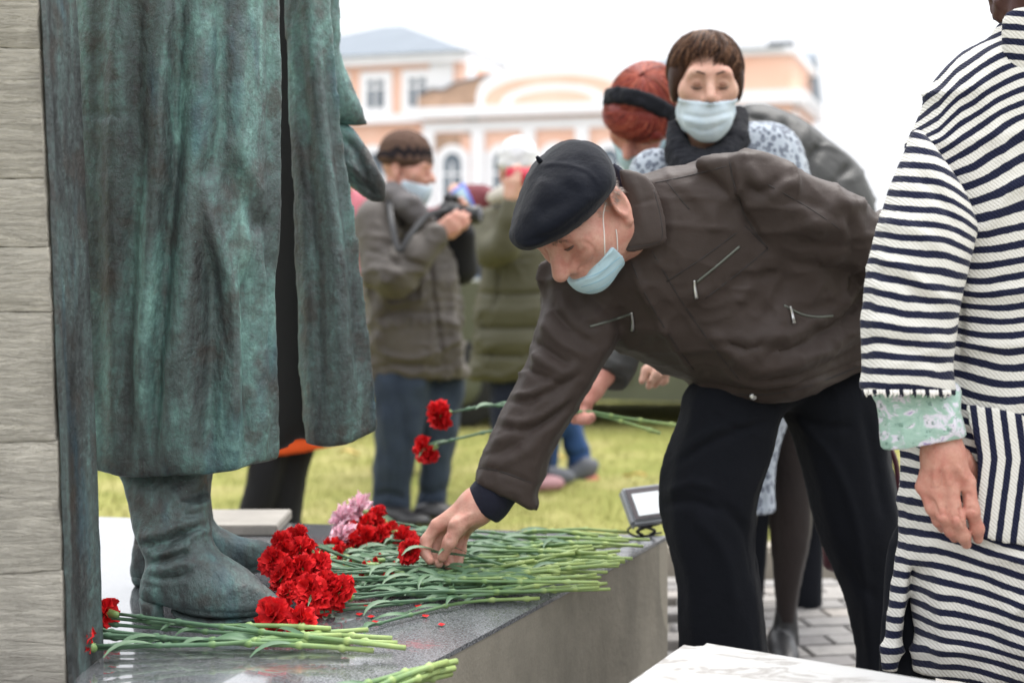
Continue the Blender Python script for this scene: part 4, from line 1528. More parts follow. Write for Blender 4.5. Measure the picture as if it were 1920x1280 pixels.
def mask_solid(hs, o, R, sc, top=-0.03, bottom=-0.13, th=0.0055, puff=True):
    base = grow(hs, th)
    if puff:
        pf = local(ell((0, 0.062 * sc, -0.068 * sc), (0.052 * sc, 0.056 * sc, 0.05 * sc)), o, R)
        base = union(0.02, base, pf)
    def pl(p, n):
        return half(lpt(o, R, p, sc), R @ np.asarray(n, float))
    m = inter(base, pl((0, 0.09, top), (0, 0.15, 1)))
    m = inter(m, pl((0, 0.05, bottom), (0, -0.3, -1)))
    m = inter(m, pl((0, 0.012, -0.05), (0, -1, 0.25)))
    return m
# ------------------------------------------------------------------ the old man bending over the flowers
BROWN = cloth('brown_jacket_cloth', (0.05, 0.036, 0.031), (0.04, 0.029, 0.025), 0.6, 5, 1100, .08, .1, .18)
SEAM = plain('dark_brown_seam', (0.022, 0.017, 0.016), 0.7)
DARKNAVY = cloth('black_navy_trouser_wool', (0.0085, 0.0095, 0.0135), (0.0065, 0.0075, 0.0105), 0.85, 7, 900, .12, .1)
NAVYKNIT = cloth('navy_knit', (0.013, 0.014, 0.026), (0.01, 0.011, 0.02), 0.9, 9, 800, .2, .15)
BERET = cloth('black_blue_felt', (0.009, 0.0105, 0.016), (0.006, 0.007, 0.011), 0.95, 14, 700, .35, .35, .3)
for _m, _s in ((BERET, 0.06), (DARKNAVY, 0.12)):
    _m.node_tree.nodes['Principled BSDF'].inputs['Specular IOR Level'].default_value = _s
ZIP = plain('zip_teeth_metal', (0.13, 0.14, 0.12), 0.45, 0.6)

man = person('old man in brown jacket and dark beret bending down to the carnations', 1450, 3.0)
mR = frame((-0.54, -0.45, -0.69), (-0.72, -0.38, 0.54))
mo = P(1104, 408, 2.82)
MS = 1.13
mhead = head_solid(mo, mR, MS, nose=1.1, neck=(0.03, -0.1, -0.15), lids=0.0125, cz=0.036, occ=0.016)
# reaching hand, fingers closing on a stem
hk = 0.006
W0 = P(893, 950, 2.87)
palm = union(0.018, cone(P(915, 925, 2.88), W0, 0.033, 0.03), cone(W0, P(822, 984, 2.865), 0.03, 0.0155), cone(W0, P(838, 985, 2.89), 0.03, 0.0155), cone(W0, P(852, 992, 2.91), 0.03, 0.015), cone(W0, P(868, 1000, 2.925), 0.029, 0.014))
fing = [
    chain(PL([(818, 986, 2.865), (800, 1013, 2.862), (797, 1034, 2.852), (806, 1050, 2.84)]), [0.0135, 0.0115, 0.0105, 0.0092]),
    chain(PL([(834, 986, 2.89), (814, 1024, 2.885), (815, 1046, 2.868), (823, 1056, 2.848)]), [0.0135, 0.0115, 0.0105, 0.0092]),
    chain(PL([(850, 992, 2.91), (842, 1030, 2.90), (838, 1050, 2.88), (841, 1060, 2.858)]), [0.013, 0.0112, 0.010, 0.009]),
    chain(PL([(868, 1000, 2.925), (864, 1034, 2.912), (858, 1054, 2.893), (854, 1064, 2.872)]), [0.012, 0.010, 0.009, 0.0082]),
]
thumb = chain(PL([(886, 962, 2.85), (858, 986, 2.832), (843, 1016, 2.826), (829, 1044, 2.832)]), [0.022, 0.0165, 0.0125, 0.0105], 0.01)
mhand = union(hk, palm, *fing)
mhand = union(0.010, mhand, thumb)
core = union(0.05, chain(PL([(1190, 430, 2.9), (1330, 560, 2.97), (1480, 700, 3.05)]), [0.06, 0.08, 0.09]),
             chain(PL([(1190, 450, 2.9), (1080, 560, 2.95), (1010, 740, 2.92), (910, 930, 2.88)]), [0.05, 0.045, 0.035, 0.028]),
             chain(PL([(1230, 430, 2.95), (1400, 390, 2.92), (1620, 460, 2.92)]), [0.05, 0.05, 0.04]))
wr = [([(835, 988), (838, 1000)], 3, -0.0024), ([(812, 1008), (806, 1016)], 3, -0.0019), ([(846, 1010), (838, 1012)], 3, -0.0024), ([(852, 990), (844, 996)], 4, -0.0016), ([(890, 960), (860, 975), (840, 985)], 5, 0.0032), ([(880, 985), (872, 1010), (862, 1030)], 4, -0.0048),
      ([(1062, 478), (1085, 476), (1098, 466)], 5, -0.0032), ([(1098, 455), (1110, 462), (1116, 474)], 3, -0.0024), ([(1078, 448), (1096, 446), (1106, 450)], 3, 0.0024), ([(1096, 500), (1112, 486), (1118, 470)], 4, -0.0032), ([(1084, 508), (1092, 498)], 3, -0.0032)]
body(man, SKIN_OLD, [mhead, mhand], core, 0.0032, strokes=wr)
# eye and brow
EYEM = plain('eye_surface', (0.1, 0.06, 0.05), 0.25)
BROWH = plain('grey_brow_hair', (0.32, 0.25, 0.21), 0.9, vary=0.4, sc=300)
ep = lpt(mo, mR, (-0.032, 0.0925, 0.0085), MS)
V, Fl = tube([lpt(mo, mR, (-0.046, 0.0875, 0.009), MS), lpt(mo, mR, (-0.039, 0.0925, 0.0075), MS), lpt(mo, mR, (-0.03, 0.0945, 0.0065), MS), lpt(mo, mR, (-0.02, 0.0925, 0.008), MS)], [0.0012, 0.0026, 0.0026, 0.0012], 6)
obj('eye', V, Fl, EYEM, man)
# short grey hair at the temple and behind the ear, and the brow
hv, hn = HEADV[man.name]
lq = (hv - mo) @ mR / MS
sel = np.nonzero((lq[:, 0] < -0.045) & (lq[:, 1] < 0.03) & (lq[:, 1] > -0.09) & (lq[:, 2] > 0.012 - 0.4 * np.maximum(0, -lq[:, 1] - 0.03)) & (lq[:, 2] < 0.1))[0]
sel = rng.choice(sel, min(900, len(sel)))
dr = (mR @ np.array([0, -0.55, -0.8]))[None] + hn[sel] * 0.25 + rng.normal(0, 0.2, (len(sel), 3))
dr /= np.linalg.norm(dr, axis=1)[:, None]
pp_ = hv[sel][:, None, :] + hn[sel][:, None, :] * 0.0004 + dr[:, None, :] * (np.linspace(0, 1, 4)[None, :, None] * rng.uniform(0.006, 0.013, (len(sel), 1, 1)))
V, Fq = strands(pp_, 0.00045)
obj('hair', V, Fq, plain('short_grey_hair', (0.4, 0.35, 0.32), 0.7, vary=0.3, sc=250), man)
sel = np.nonzero((lq[:, 0] < -0.014) & (lq[:, 0] > -0.056) & (lq[:, 1] > 0.075) & (np.abs(lq[:, 2] - 0.03) < 0.006))[0]
sel = rng.choice(sel, min(90, len(sel)))
dr = (mR @ np.array([-0.8, 0.2, 0.15]))[None] + hn[sel] * 0.5 + rng.normal(0, 0.25, (len(sel), 3))
pp_ = hv[sel][:, None, :] + dr[:, None, :] * (np.linspace(0, 1, 4)[None, :, None] * rng.uniform(0.004, 0.010, (len(sel), 1, 1)))
V, Fq = strands(pp_, 0.0005)
obj('eyebrow', V, Fq, BROWH, man)
# mask pulled down to the chin
mm = grow(mhead, 0.006)
mm = union(0.02, mm, local(ell((0, 0.058 * MS, -0.062 * MS), (0.046 * MS, 0.046 * MS, 0.03 * MS)), mo, mR))
def pln(o, R, sc, p, n):
    return half(lpt(o, R, p, sc), R @ np.asarray(n, float))
mm = inter(mm, pln(mo, mR, MS, (0, 0.1, -0.05), (0, 0.2, 1)))
mm = inter(mm, pln(mo, mR, MS, (0, 0.042, -0.05), (0, -1, 0.35)))
mm = inter(mm, pln(mo, mR, MS, (0, 0.05, -0.15), (0, 0.2, -1)))
solid('face_mask', mm, 0.003, MASK, man, [([(1085, 520), (1115, 505), (1145, 478)], 3, -0.0025), ([(1080, 512), (1108, 498), (1138, 474)], 3, 0.002), ([(1095, 526), (1125, 512), (1155, 480)], 3, 0.002)], it=1, key='man_mask')
for pts in ([(1082, 526), (1122, 512), (1162, 482)], [(1090, 538), (1128, 524), (1166, 494)], [(1100, 548), (1132, 536), (1166, 508)]):
    line_on('pleat', 'man_mask', pts, 0.0011, PLEAT, man, 0.0, 0.6)
line_on('ear_loop', man.name, [(1134, 478), (1133, 440), (1131, 405), (1136, 380)], 0.0012, CORD, man, 0.001)
line_on('ear_loop', man.name, [(1158, 470), (1157, 445), (1155, 430)], 0.0012, CORD, man, 0.001)
# beret
bs = inflate([(1075, 262, 2.84), (1110, 269, 2.82), (1138, 292, 2.8), (1152, 328, 2.78), (1148, 356, 2.76), (1122, 391, 2.73), (1082, 424, 2.71), (1042, 450, 2.7), (1002, 467, 2.71), (972, 466, 2.72), (955, 447, 2.74), (958, 420, 2.76), (974, 370, 2.8), (990, 325, 2.83), (1018, 290, 2.85), (1048, 269, 2.85)], 2.80, 1.35, push=-0.015)
MARGIN = 5.0
o = solid('beret', bs, 0.0042, BERET, man, [([(985, 455), (1040, 438), (1090, 405), (1125, 375)], 7, -0.004), ([(975, 462), (1030, 452), (1080, 424), (1120, 392)], 5, 0.003), ([(1010, 310), (1050, 308), (1100, 318), (1125, 345)], 4, 0.002), ([(1000, 400), (1050, 380), (1080, 340)], 22, -0.006), ([(980, 420), (1010, 370), (1020, 330)], 16, 0.004), ([(1080, 290), (1110, 330), (1105, 370)], 16, -0.004)], rough=[(20, 0.0025)], key='beret')
MARGIN = 2.3
q = on_surface('beret', [(1014, 304), (1016, 304)])
if len(q):
    V, Fl = tube([q[0] + np.array([0.006, 0.01, -0.008]), q[0] + np.array([-0.003, -0.004, 0.004]), q[0] + np.array([-0.008, -0.008, 0.010])], [0.007, 0.0055, 0.003], 8)
    obj('beret_tip', V, Fl, BERET, man)

# jacket
torso = inflate([(1172, 345, 2.92), (1215, 326, 2.92), (1262, 314, 2.9), (1310, 303, 2.88), (1368, 293, 2.87), (1420, 300, 2.87), (1470, 332, 2.9), (1540, 400, 2.95), (1605, 480, 3.0), (1650, 560, 3.05), (1668, 640, 3.08), (1650, 700, 3.1), (1640, 760, 3.1), (1480, 800, 3.08), (1330, 790, 3.05), (1296, 745, 3.03), (1290, 716, 3.02), (1225, 690, 3.0), (1150, 648, 2.97), (1085, 610, 2.96), (1035, 570, 2.96), (1020, 528, 2.96), (1030, 494, 2.96), (1080, 478, 2.95), (1130, 460, 2.94), (1165, 420, 2.93)], 2.95, 0.72)
belly = ell(P(1420, 640, 2.96), (0.16, 0.13, 0.11), frame((0, 1, 0), (0.55, 0, 0.8)))
torso = union(0.06, torso, belly)
torso = hem(torso, [(1200, 720), (1290, 742), (1340, 753), (1410, 757), (1480, 750), (1560, 727), (1640, 693), (1700, 670)], 2.92)
lsl = inflate([(1300, 310, 2.86), (1366, 289, 2.84), (1440, 296, 2.83), (1530, 329, 2.83), (1600, 367, 2.84), (1650, 408, 2.86), (1690, 450, 2.9), (1700, 500, 2.93), (1660, 540, 2.95), (1600, 512, 2.9), (1540, 496, 2.86), (1480, 492, 2.84), (1438, 475, 2.83), (1405, 430, 2.83), (1360, 370, 2.85)], 2.84, 0.85)
fore = chain(PL([(1660, 470, 2.9), (1640, 560, 3.08), (1560, 620, 3.2)]), [0.075, 0.06, 0.05], 0.02)
rsl = inflate([(1060, 478, 2.93), (1028, 500, 2.93), (1018, 560, 2.93), (1000, 648, 2.92), (966, 720, 2.9), (932, 790, 2.89), (906, 850, 2.88), (884, 915, 2.87), (870, 960, 2.87), (1000, 975, 2.87), (1006, 915, 2.87), (1044, 830, 2.88), (1085, 765, 2.89), (1128, 690, 2.9), (1160, 630, 2.92), (1150, 560, 2.94), (1110, 500, 2.94)], 2.9, 0.85)
pn = P(935, 921, 2.87)
rsl = inter(rsl, half(pn, (-0.42, 0.0, -0.9)))
jk = union(0.02, torso, lsl, fore)
jk = union(0.03, jk, rsl)
jst = [
    # near shoulder and sleeve
    ([(1366, 292), (1378, 350), (1402, 414), (1440, 466)], 6, -0.006),
    ([(1375, 300), (1388, 350), (1412, 408)], 9, 0.005),
    ([(1400, 305), (1415, 335), (1430, 345)], 12, 0.008), ([(1395, 345), (1425, 362), (1450, 350), (1462, 330)], 9, -0.009),
    ([(1440, 372), (1465, 350), (1500, 345)], 10, 0.008), ([(1450, 395), (1490, 380), (1530, 388), (1560, 405)], 12, -0.006),
    ([(1500, 420), (1550, 425), (1600, 430)], 14, 0.008), ([(1480, 455), (1540, 465), (1600, 460)], 12, -0.008), ([(1560, 360), (1600, 400), (1620, 440)], 12, 0.006), ([(1590, 410), (1600, 450), (1596, 490)], 8, -0.008),
    # chest and belly
    ([(1420, 500), (1405, 540), (1380, 570)], 14, 0.008), ([(1400, 520), (1440, 515), (1480, 500)], 12, -0.008), ([(1480, 510), (1460, 560), (1430, 600)], 16, -0.008), ([(1440, 545), (1470, 600), (1440, 640)], 14, 0.006),
    ([(1640, 500), (1590, 560), (1500, 620), (1430, 640)], 10, 0.009), ([(1645, 530), (1590, 590), (1510, 645), (1440, 664)], 10, -0.011), ([(1650, 580), (1590, 630), (1500, 680), (1400, 700)], 12, 0.009), ([(1645, 620), (1580, 670), (1500, 705), (1420, 715)], 9, -0.009),
    ([(1360, 640), (1400, 655), (1440, 640)], 9, -0.008), ([(1330, 620), (1370, 660), (1420, 690)], 12, 0.006), ([(1360, 700), (1430, 725), (1500, 715)], 8, 0.007), ([(1310, 716), (1400, 735), (1480, 728), (1560, 700), (1630, 665)], 7, -0.010),
    ([(1250, 350), (1290, 380), (1310, 410)], 14, -0.004), ([(1280, 350), (1330, 400), (1350, 440)], 16, 0.004),
    ([(1180, 480), (1215, 560), (1262, 640), (1300, 695)], 6, 0.005), ([(1190, 500), (1225, 575), (1275, 655), (1315, 715)], 26, 0.006),
    ([(1110, 560), (1150, 590), (1190, 640)], 14, -0.006), ([(1060, 540), (1100, 600), (1150, 640)], 14, -0.006),
    # reaching arm
    ([(1024, 560), (1060, 610), (1120, 650)], 9, -0.009), ([(1012, 600), (1050, 640), (1105, 672)], 9, 0.008), ([(1004, 640), (1030, 660), (1075, 690)], 7, -0.009), ([(998, 662), (1020, 680), (1062, 700)], 7, 0.008), ([(985, 690), (1010, 702), (1050, 720)], 6, -0.009),
    ([(960, 740), (1000, 735), (1050, 705), (1085, 680)], 7, 0.008), ([(955, 752), (1000, 750), (1050, 725), (1090, 700)], 6, -0.009), ([(942, 785), (985, 790), (1030, 770), (1075, 735)], 7, 0.007), ([(935, 800), (985, 806), (1035, 785), (1070, 755)], 6, -0.008),
    ([(925, 830), (960, 815), (1000, 770), (1030, 730)], 8, 0.007), ([(915, 850), (960, 840), (1010, 800), (1050, 770)], 7, -0.007), ([(915, 870), (960, 860), (1010, 830)], 9, 0.005), ([(896, 878), (940, 884), (1000, 905)], 4, -0.004),
]
solid('jacket', jk, 0.0062, BROWN, man, jst, rough=[(9, 0.003)], it=1, key='jacket', ridge=[((16, 10, 9), 0.0075, 11), ((8, 10, 20), 0.006, 23), ((34, 20, 30), 0.0025, 31)])
wb = [([(1296, 722), (1345, 735), (1410, 740), (1480, 733), (1560, 708), (1640, 672)], 0.0016)]
for pts, r in wb + [
    ([(1366, 293), (1378, 350), (1402, 414), (1440, 466)], .0014), ([(1228, 343), (1290, 330), (1362, 312)], .0014), ([(1178, 478), (1210, 552), (1258, 634), (1300, 692)], .0014),
    ([(1222, 470), (1275, 560), (1330, 640), (1385, 710)], .0014), ([(1250, 528), (1320, 482), (1398, 424)], .0013), ([(1322, 560), (1385, 512), (1440, 466)], .0013), ([(1398, 424), (1420, 446), (1440, 466)], .0013),
    ([(898, 876), (940, 884), (1004, 908)], .0013), ([(1248, 338), (1275, 372), (1292, 392)], .001), ([(1440, 346), (1520, 392), (1590, 440)], .0011)]:
    line_on('seam', 'jacket', pts, r, SEAM, man, 0.0004, 0.5)
for pts, pull in [([(1305, 530), (1346, 497), (1387, 462)], [(1302, 526), (1303, 540), (1306, 560)]), ([(1470, 572), (1500, 588), (1530, 594), (1562, 592)], [(1482, 574), (1486, 590), (1489, 606)]), ([(1106, 612), (1146, 601), (1184, 588)], [(1184, 586), (1186, 602), (1186, 620)])]:
    z = line_on('zip', 'jacket', pts, 0.0026, ZIP, man, 0.001, 0.5)
    q = on_surface('jacket', pull, 0.006)
    if len(q) > 2:
        V, Fl = tube(q, np.linspace(0.0022, 0.004, len(q)), 6, flat=((0, -1, 0), 0.5))
        obj('zip_pull', V, Fl, STEEL, man)
q = on_surface('jacket', [(1412, 743), (1414, 743)], 0.001)
if len(q):
    V, Fl = tube([q[0] + np.array([0, 0.003, 0]), q[0] + np.array([0, -0.002, 0]), q[0] + np.array([0, -0.0035, 0])], [0.008, 0.008, 0.005], 12)
    obj('snap_button', V, Fl, STEEL, man)
# collar: a stand inside and a turned-down leaf
leaf_s = inflate([(1160, 322, 2.8), (1178, 318, 2.8), (1212, 330, 2.8), (1234, 362, 2.79), (1247, 410, 2.785), (1250, 440, 2.785), (1246, 456, 2.785), (1210, 468, 2.78), (1172, 470, 2.78), (1176, 420, 2.785), (1172, 370, 2.79)], 2.79, 0.34)
solid('collar', leaf_s, 0.0035, BROWN, man, [([(1184, 330), (1200, 380), (1208, 440)], 9, 0.003), ([(1226, 356), (1238, 400), (1241, 450), (1205, 462), (1178, 464)], 3, -0.0015), ([(1186, 385), (1210, 378), (1230, 372)], 5, -0.0015)], key='collar')
line_on('seam', 'collar', [(1226, 356), (1238, 405), (1240, 449), (1206, 461), (1178, 463)], 0.001, SEAM, man, 0.0003, 0.5)
st_ = inflate([(1148, 308), (1166, 316), (1182, 340), (1184, 400), (1178, 470), (1168, 480), (1164, 420), (1156, 360)], 2.86, 1.0, hmax=0.05)
solid('inner_collar', st_, 0.004, NAVYKNIT, man)
neckb = inflate([(1130, 430), (1170, 420), (1190, 470), (1180, 520), (1150, 560), (1110, 560), (1100, 520)], 2.92, 0.8)
solid('dark_pullover', neckb, 0.006, NAVYKNIT, man)
# pullover cuff at the wrist
cf_ = chain(PL([(945, 900, 2.87), (916, 938, 2.872), (905, 952, 2.873)]), [0.046, 0.044, 0.042], 0.01)
cf_ = inter(cf_, half(P(899, 953, 2.87), (-0.62, 0.0, -0.75)))
solid('pullover_cuff', cf_, 0.004, NAVYKNIT, man, [([(905, 905), (930, 925), (950, 950)], 5, -0.003)])
# trousers, one mesh
la = inflate([(1296, 720), (1272, 790), (1252, 840), (1241, 890), (1240, 935), (1250, 1000), (1268, 1080), (1276, 1200), (1288, 1452), (1450, 1452), (1440, 1230), (1425, 1100), (1412, 1000), (1420, 930), (1448, 850), (1466, 778), (1520, 740), (1420, 700)], 3.0, 0.8)
lb = inflate([(1430, 720), (1560, 680), (1650, 670), (1660, 760), (1668, 850), (1684, 950), (1690, 1050), (1688, 1150), (1690, 1452), (1590, 1452), (1606, 1260), (1602, 1190), (1570, 1085), (1540, 1015), (1520, 940), (1495, 850), (1468, 778)], 3.06, 0.8)
tr = union(0.04, la, lb)
tst = [([(1330, 770), (1380, 800), (1440, 790)], 8, -0.006), ([(1290, 840), (1350, 800), (1420, 785)], 9, 0.006), ([(1270, 870), (1330, 830), (1400, 805)], 7, -0.006), ([(1252, 920), (1300, 905), (1340, 915)], 9, 0.006), ([(1250, 945), (1300, 940), (1350, 960)], 8, -0.007),
       ([(1300, 960), (1360, 1040), (1380, 1150)], 14, 0.006), ([(1345, 940), (1400, 1000), (1420, 1100)], 12, -0.007), ([(1500, 790), (1560, 860), (1600, 960), (1620, 1080), (1630, 1240)], 9, 0.007), ([(1480, 770), (1540, 800), (1600, 800)], 9, -0.006), ([(1620, 760), (1640, 860), (1660, 980)], 10, -0.006), ([(1560, 1000), (1600, 1080), (1640, 1120)], 10, -0.005)]
solid('trousers', tr, 0.007, DARKNAVY, man, tst, rough=[(8, 0.003)], ridge=[((14, 10, 5), 0.005, 41)])
for (x, d) in ((1350, 3.0), (1622, 3.06)):
    b0 = P(x, ground_px(d), d)
    s = union(0.02, ell(b0 + np.array([-0.02, 0.0, 0.045]), (0.06, 0.055, 0.045)), ell(b0 + np.array([-0.1, -0.06, 0.03]), (0.09, 0.07, 0.035), frame((-0.5, 0.86, 0), (0, 0, 1))))
    s = inter(s, half(b0 + np.array([0, 0, 0.03]), (0, 0, -1)))
    solid('shoe', s, 0.009, BLACK, man)
carnation('red carnation held between the fingers of the bending man', None, [P(770, 1034, 2.85), P(790, 1030, 2.848), P(830, 1036, 2.85), P(880, 1042, 2.86), P(960, 1062, 2.87), G(1050, 1072, .5)], face=(-.7, -.4, .2), size=0.8, leaves=2, r=0.003)

# ------------------------------------------------------------------ the woman in the striped coat
lady = person('woman in navy and white striped coat at the right edge, seen from behind', 1960, 2.4)
XL, PITCH = P(1690, 500, 2.3)[0], 0.0238
bd = inflate([(1884, 40), (1850, 75), (1798, 102), (1752, 150), (1722, 215), (1700, 280), (1695, 420), (1700, 600), (1694, 760), (1690, 860), (1690, 985), (1672, 1110), (1650, 1250), (1644, 1345), (1674, 1345), (1694, 1160), (1705, 1062), (1713, 1160), (1724, 1330), (1820, 1345), (2050, 1345), (2200, 1330), (2230, 1000), (2210, 600), (2230, 300), (2160, 140), (2080, 90), (1980, 40)], 2.4, 0.55)
bd = hem(bd, [(1600, 1276), (1660, 1282), (1720, 1284), (1820, 1284), (1920, 1284), (2260, 1286)], 2.32)
def stripe_body(V):
    p = proj(V)
    x, y = p[:, 0], p[:, 1]
    t = V[:, 2] + 0.10 * (V[:, 0] - XL) + 0.012 * np.sin((V[:, 0] - XL) * 22 + V[:, 2] * 5)
    left = np.clip((1800 - x) / 110, 0, 1.6)
    up = np.clip((420 - y) / 200, 0, 1)
    t = t + up * (0.035 * left * left + 0.02 * left)
    t = t - 0.10 * up * np.clip((x - 1800) / 200, -0.2, 1) * 0.9
    ln = 575 - (x - 1800) * 0.58
    low = 1 / (1 + np.exp(-(y - ln) / 1.5))
    t = t + 0.012 * (vnoise(V, 9, 4) - 0.5) + 0.004 * (vnoise(V, 30, 4) - 0.5)
    return t / PITCH
bst_ = [([(1800, 574), (1860, 540), (1930, 498)], 4, -0.004), ([(1690, 990), (1780, 1010), (1900, 1060)], 6, -0.003), ([(1800, 440), (1796, 560), (1800, 700)], 10, -0.012), ([(1706, 900), (1704, 1000), (1704, 1062)], 4, 0.002), ([(1830, 130), (1860, 230), (1900, 330)], 16, 0.005), ([(1760, 1080), (1770, 1180), (1775, 1265)], 20, 0.006), ([(1850, 1060), (1860, 1180), (1870, 1270)], 20, -0.006)]
solid('coat', bd, 0.0075, STRIPES, lady, bst_, ridge=[((6, 8, 12), 0.008, 51)], attr={'stripe': stripe_body}, key='lady_coat')
sl = inflate([(1722, 240, 2.29), (1698, 285, 2.28), (1672, 350, 2.27), (1648, 430, 2.26), (1628, 520, 2.25), (1618, 600, 2.25), (1616, 680, 2.25), (1614, 800, 2.25), (1790, 800, 2.25), (1788, 690, 2.25), (1800, 590, 2.26), (1815, 500, 2.28), (1826, 430, 2.3), (1806, 370, 2.31), (1770, 310, 2.31)], 2.27, 0.85)
sl = hem(sl, [(1590, 736), (1616, 737), (1700, 736), (1790, 742), (1830, 742)], 2.2)
def stripe_sleeve(V):
    p = proj(V)
    k = np.clip((p[:, 1] - 300) / 300, 0, 1)
    t = V[:, 2] + (0.20 - 0.14 * k) * (V[:, 0] - XL) + 0.05 * (1 - k) * np.clip((p[:, 0] - 1740) / 60, 0, 2) ** 2 * 0.35
    t = t + 0.016 * (vnoise(V, 11, 4) - 0.5) + 0.008 * (vnoise(V, 30, 9) - 0.5) * k
    return t / PITCH + 0.3
sst = [([(1640, 480), (1690, 500), (1740, 540), (1790, 570)], 10, 0.006), ([(1632, 510), (1690, 530), (1750, 575)], 10, -0.007), ([(1650, 420), (1710, 430), (1770, 470)], 12, 0.005), ([(1720, 320), (1770, 380), (1800, 440)], 10, -0.006), ([(1625, 600), (1690, 610), (1760, 640)], 12, 0.005), ([(1622, 640), (1690, 650), (1770, 690)], 10, -0.005), ([(1660, 690), (1720, 670), (1780, 640)], 8, 0.004), ([(1718, 400), (1700, 500), (1690, 620)], 12, 0.004)]
solid('sleeve', sl, 0.006, STRIPES, lady, sst, ridge=[((9, 9, 18), 0.008, 53)], attr={'stripe': stripe_sleeve}, key='lady_sleeve')
# fringe at the sleeve hem
fr_ = []
for i in range(44):
    px = 1614 + i * 4.05 + random.uniform(-1, 1)
    py = 735 + 0.02 * i
    base = None
    q = on_surface('lady_sleeve', [(px, py - 5), (px + .5, py - 5)], 0.001)
    if len(q):
        b0 = q[0]
        V, Fl = tube([b0, b0 + np.array([0.001, -0.001, -0.006]), b0 + np.array([random.uniform(-.004, .004), -0.001, -random.uniform(.006, .013)])], [0.0026, 0.0024, 0.0008], 5)
        obj('fringe_tuft', V, Fl, [NAVYKNIT, CORD, CORD][(i // 2) % 3], lady)
# lining cuff
cu = inflate([(1640, 715), (1647, 770), (1656, 850), (1690, 880), (1780, 860), (1812, 828), (1800, 770), (1788, 715)], 2.26, 0.8)
cu = hem(cu, [(1600, 858), (1660, 855), (1700, 848), (1760, 836), (1811, 828), (1840, 825)], 2.2)
solid('blouse_cuff', cu, 0.004, FLORAL, lady, [([(1670, 745), (1690, 790), (1700, 845)], 7, 0.004), ([(1720, 740), (1735, 790), (1760, 830)], 8, -0.004), ([(1760, 742), (1785, 790), (1800, 825)], 6, 0.003), ([(1655, 838), (1720, 832), (1806, 815)], 3, -0.0015)])
# patch pocket with upright stripes
pk = inflate([(1806, 754), (1850, 758), (1925, 774), (2010, 790), (2030, 900), (2030, 1040), (1930, 1027), (1870, 1018), (1832, 1002), (1826, 940), (1830, 860), (1812, 790)], 2.245, 0.12)
qk = on_surface('lady_coat', [(1880, 900), (1881, 900)], 0.0)
dk = qk[0][1] - 0.006 if len(qk) else 2.25
pk = inflate([(1806, 754), (1850, 758), (1925, 774), (2010, 790), (2030, 900), (2030, 1040), (1930, 1027), (1870, 1018), (1832, 1002), (1826, 940), (1830, 860), (1812, 790)], dk, 0.12, hmax=0.012)
def stripe_pocket(V):
    p = proj(V)
    lean = np.interp(p[:, 1], [750, 860, 1030], [0, 14, -8])
    return (p[:, 0] - lean) / 27.5 + 0.2
solid('pocket', pk, 0.0045, STRIPES, lady, attr={'stripe': stripe_pocket})
# stand collar, hair, head
ckl = inflate([(1878, 40), (1892, 20), (1940, 10), (2060, 10), (2080, 60), (2070, 130), (1980, 180), (1915, 190), (1896, 150), (1880, 100)], 2.33, 0.35)
solid('collar', ckl, 0.006, STRIPES, lady, attr={'stripe': lambda V: (V[:, 2] + 0.16 * V[:, 0]) / PITCH + 0.4})
lo_, lR = P(2000, -75, 2.42), frame((0.75, 0.6, -0.15), (0, 0, 1))
lh = head_solid(lo_, lR, 1.05)
lhand = union(0.016, cone(P(1764, 815, 2.27), P(1768, 850, 2.265), 0.03, 0.029), *[cone(P(1768, 852, 2.265), P(x, y, d), 0.027, 0.0125) for x, y, d in ((1730, 912, 2.27), (1755, 920, 2.255), (1783, 917, 2.25), (1814, 902, 2.255))])
lf = [chain(PL([(1814, 902, 2.255), (1822, 956, 2.25), (1832, 990, 2.262), (1834, 1010, 2.272)]), [0.0125, 0.0112, 0.0098, 0.0082]),
      chain(PL([(1783, 917, 2.25), (1794, 972, 2.245), (1806, 1004, 2.258), (1812, 1020, 2.27)]), [0.0125, 0.011, 0.0098, 0.0082]),
      chain(PL([(1755, 920, 2.255), (1770, 966, 2.25), (1783, 994, 2.262), (1790, 1008, 2.275)]), [0.012, 0.0105, 0.0094, 0.008]),
      chain(PL([(1732, 914, 2.27), (1748, 952, 2.265), (1760, 976, 2.275), (1766, 990, 2.288)]), [0.011, 0.0095, 0.0086, 0.0074])]
lth = chain(PL([(1800, 860, 2.29), (1836, 905, 2.31), (1842, 945, 2.32), (1840, 975, 2.325)]), [0.02, 0.014, 0.012, 0.009], 0.008)
lhand = union(0.004, lhand, *lf)
lhand = union(0.008, lhand, lth)
lcore = union(0.05, chain(PL([(2000, 20, 2.42), (1980, 400, 2.4), (1960, 900, 2.42)]), [0.05, 0.09, 0.09]), chain(PL([(1960, 180, 2.4), (1760, 320, 2.32), (1715, 560, 2.27), (1765, 820, 2.27)]), [0.05, 0.05, 0.04, 0.028]))
hwr = [([(1800, 935), (1812, 925), (1822, 932)], 4, -0.0034), ([(1812, 955), (1822, 952), (1832, 958)], 3, -0.0027), ([(1782, 972), (1794, 966), (1806, 972)], 3, -0.0027), ([(1760, 968), (1770, 962), (1780, 968)], 3, -0.0024), ([(1772, 870), (1776, 895), (1782, 915)], 5, 0.0037), ([(1755, 870), (1752, 895), (1755, 915)], 5, 0.0031), ([(1794, 870), (1804, 890), (1812, 900)], 5, 0.0034), ([(1765, 880), (1768, 915)], 4, -0.0034), ([(1790, 885), (1798, 908)], 4, -0.0034), ([(1800, 950), (1806, 985)], 3, -0.0051), ([(1774, 945), (1784, 985)], 3, -0.0051), ([(1748, 935), (1760, 965)], 3, -0.0034)]
body(lady, SKIN_HAND, [lhand, lh], lcore, 0.003, strokes=hwr)
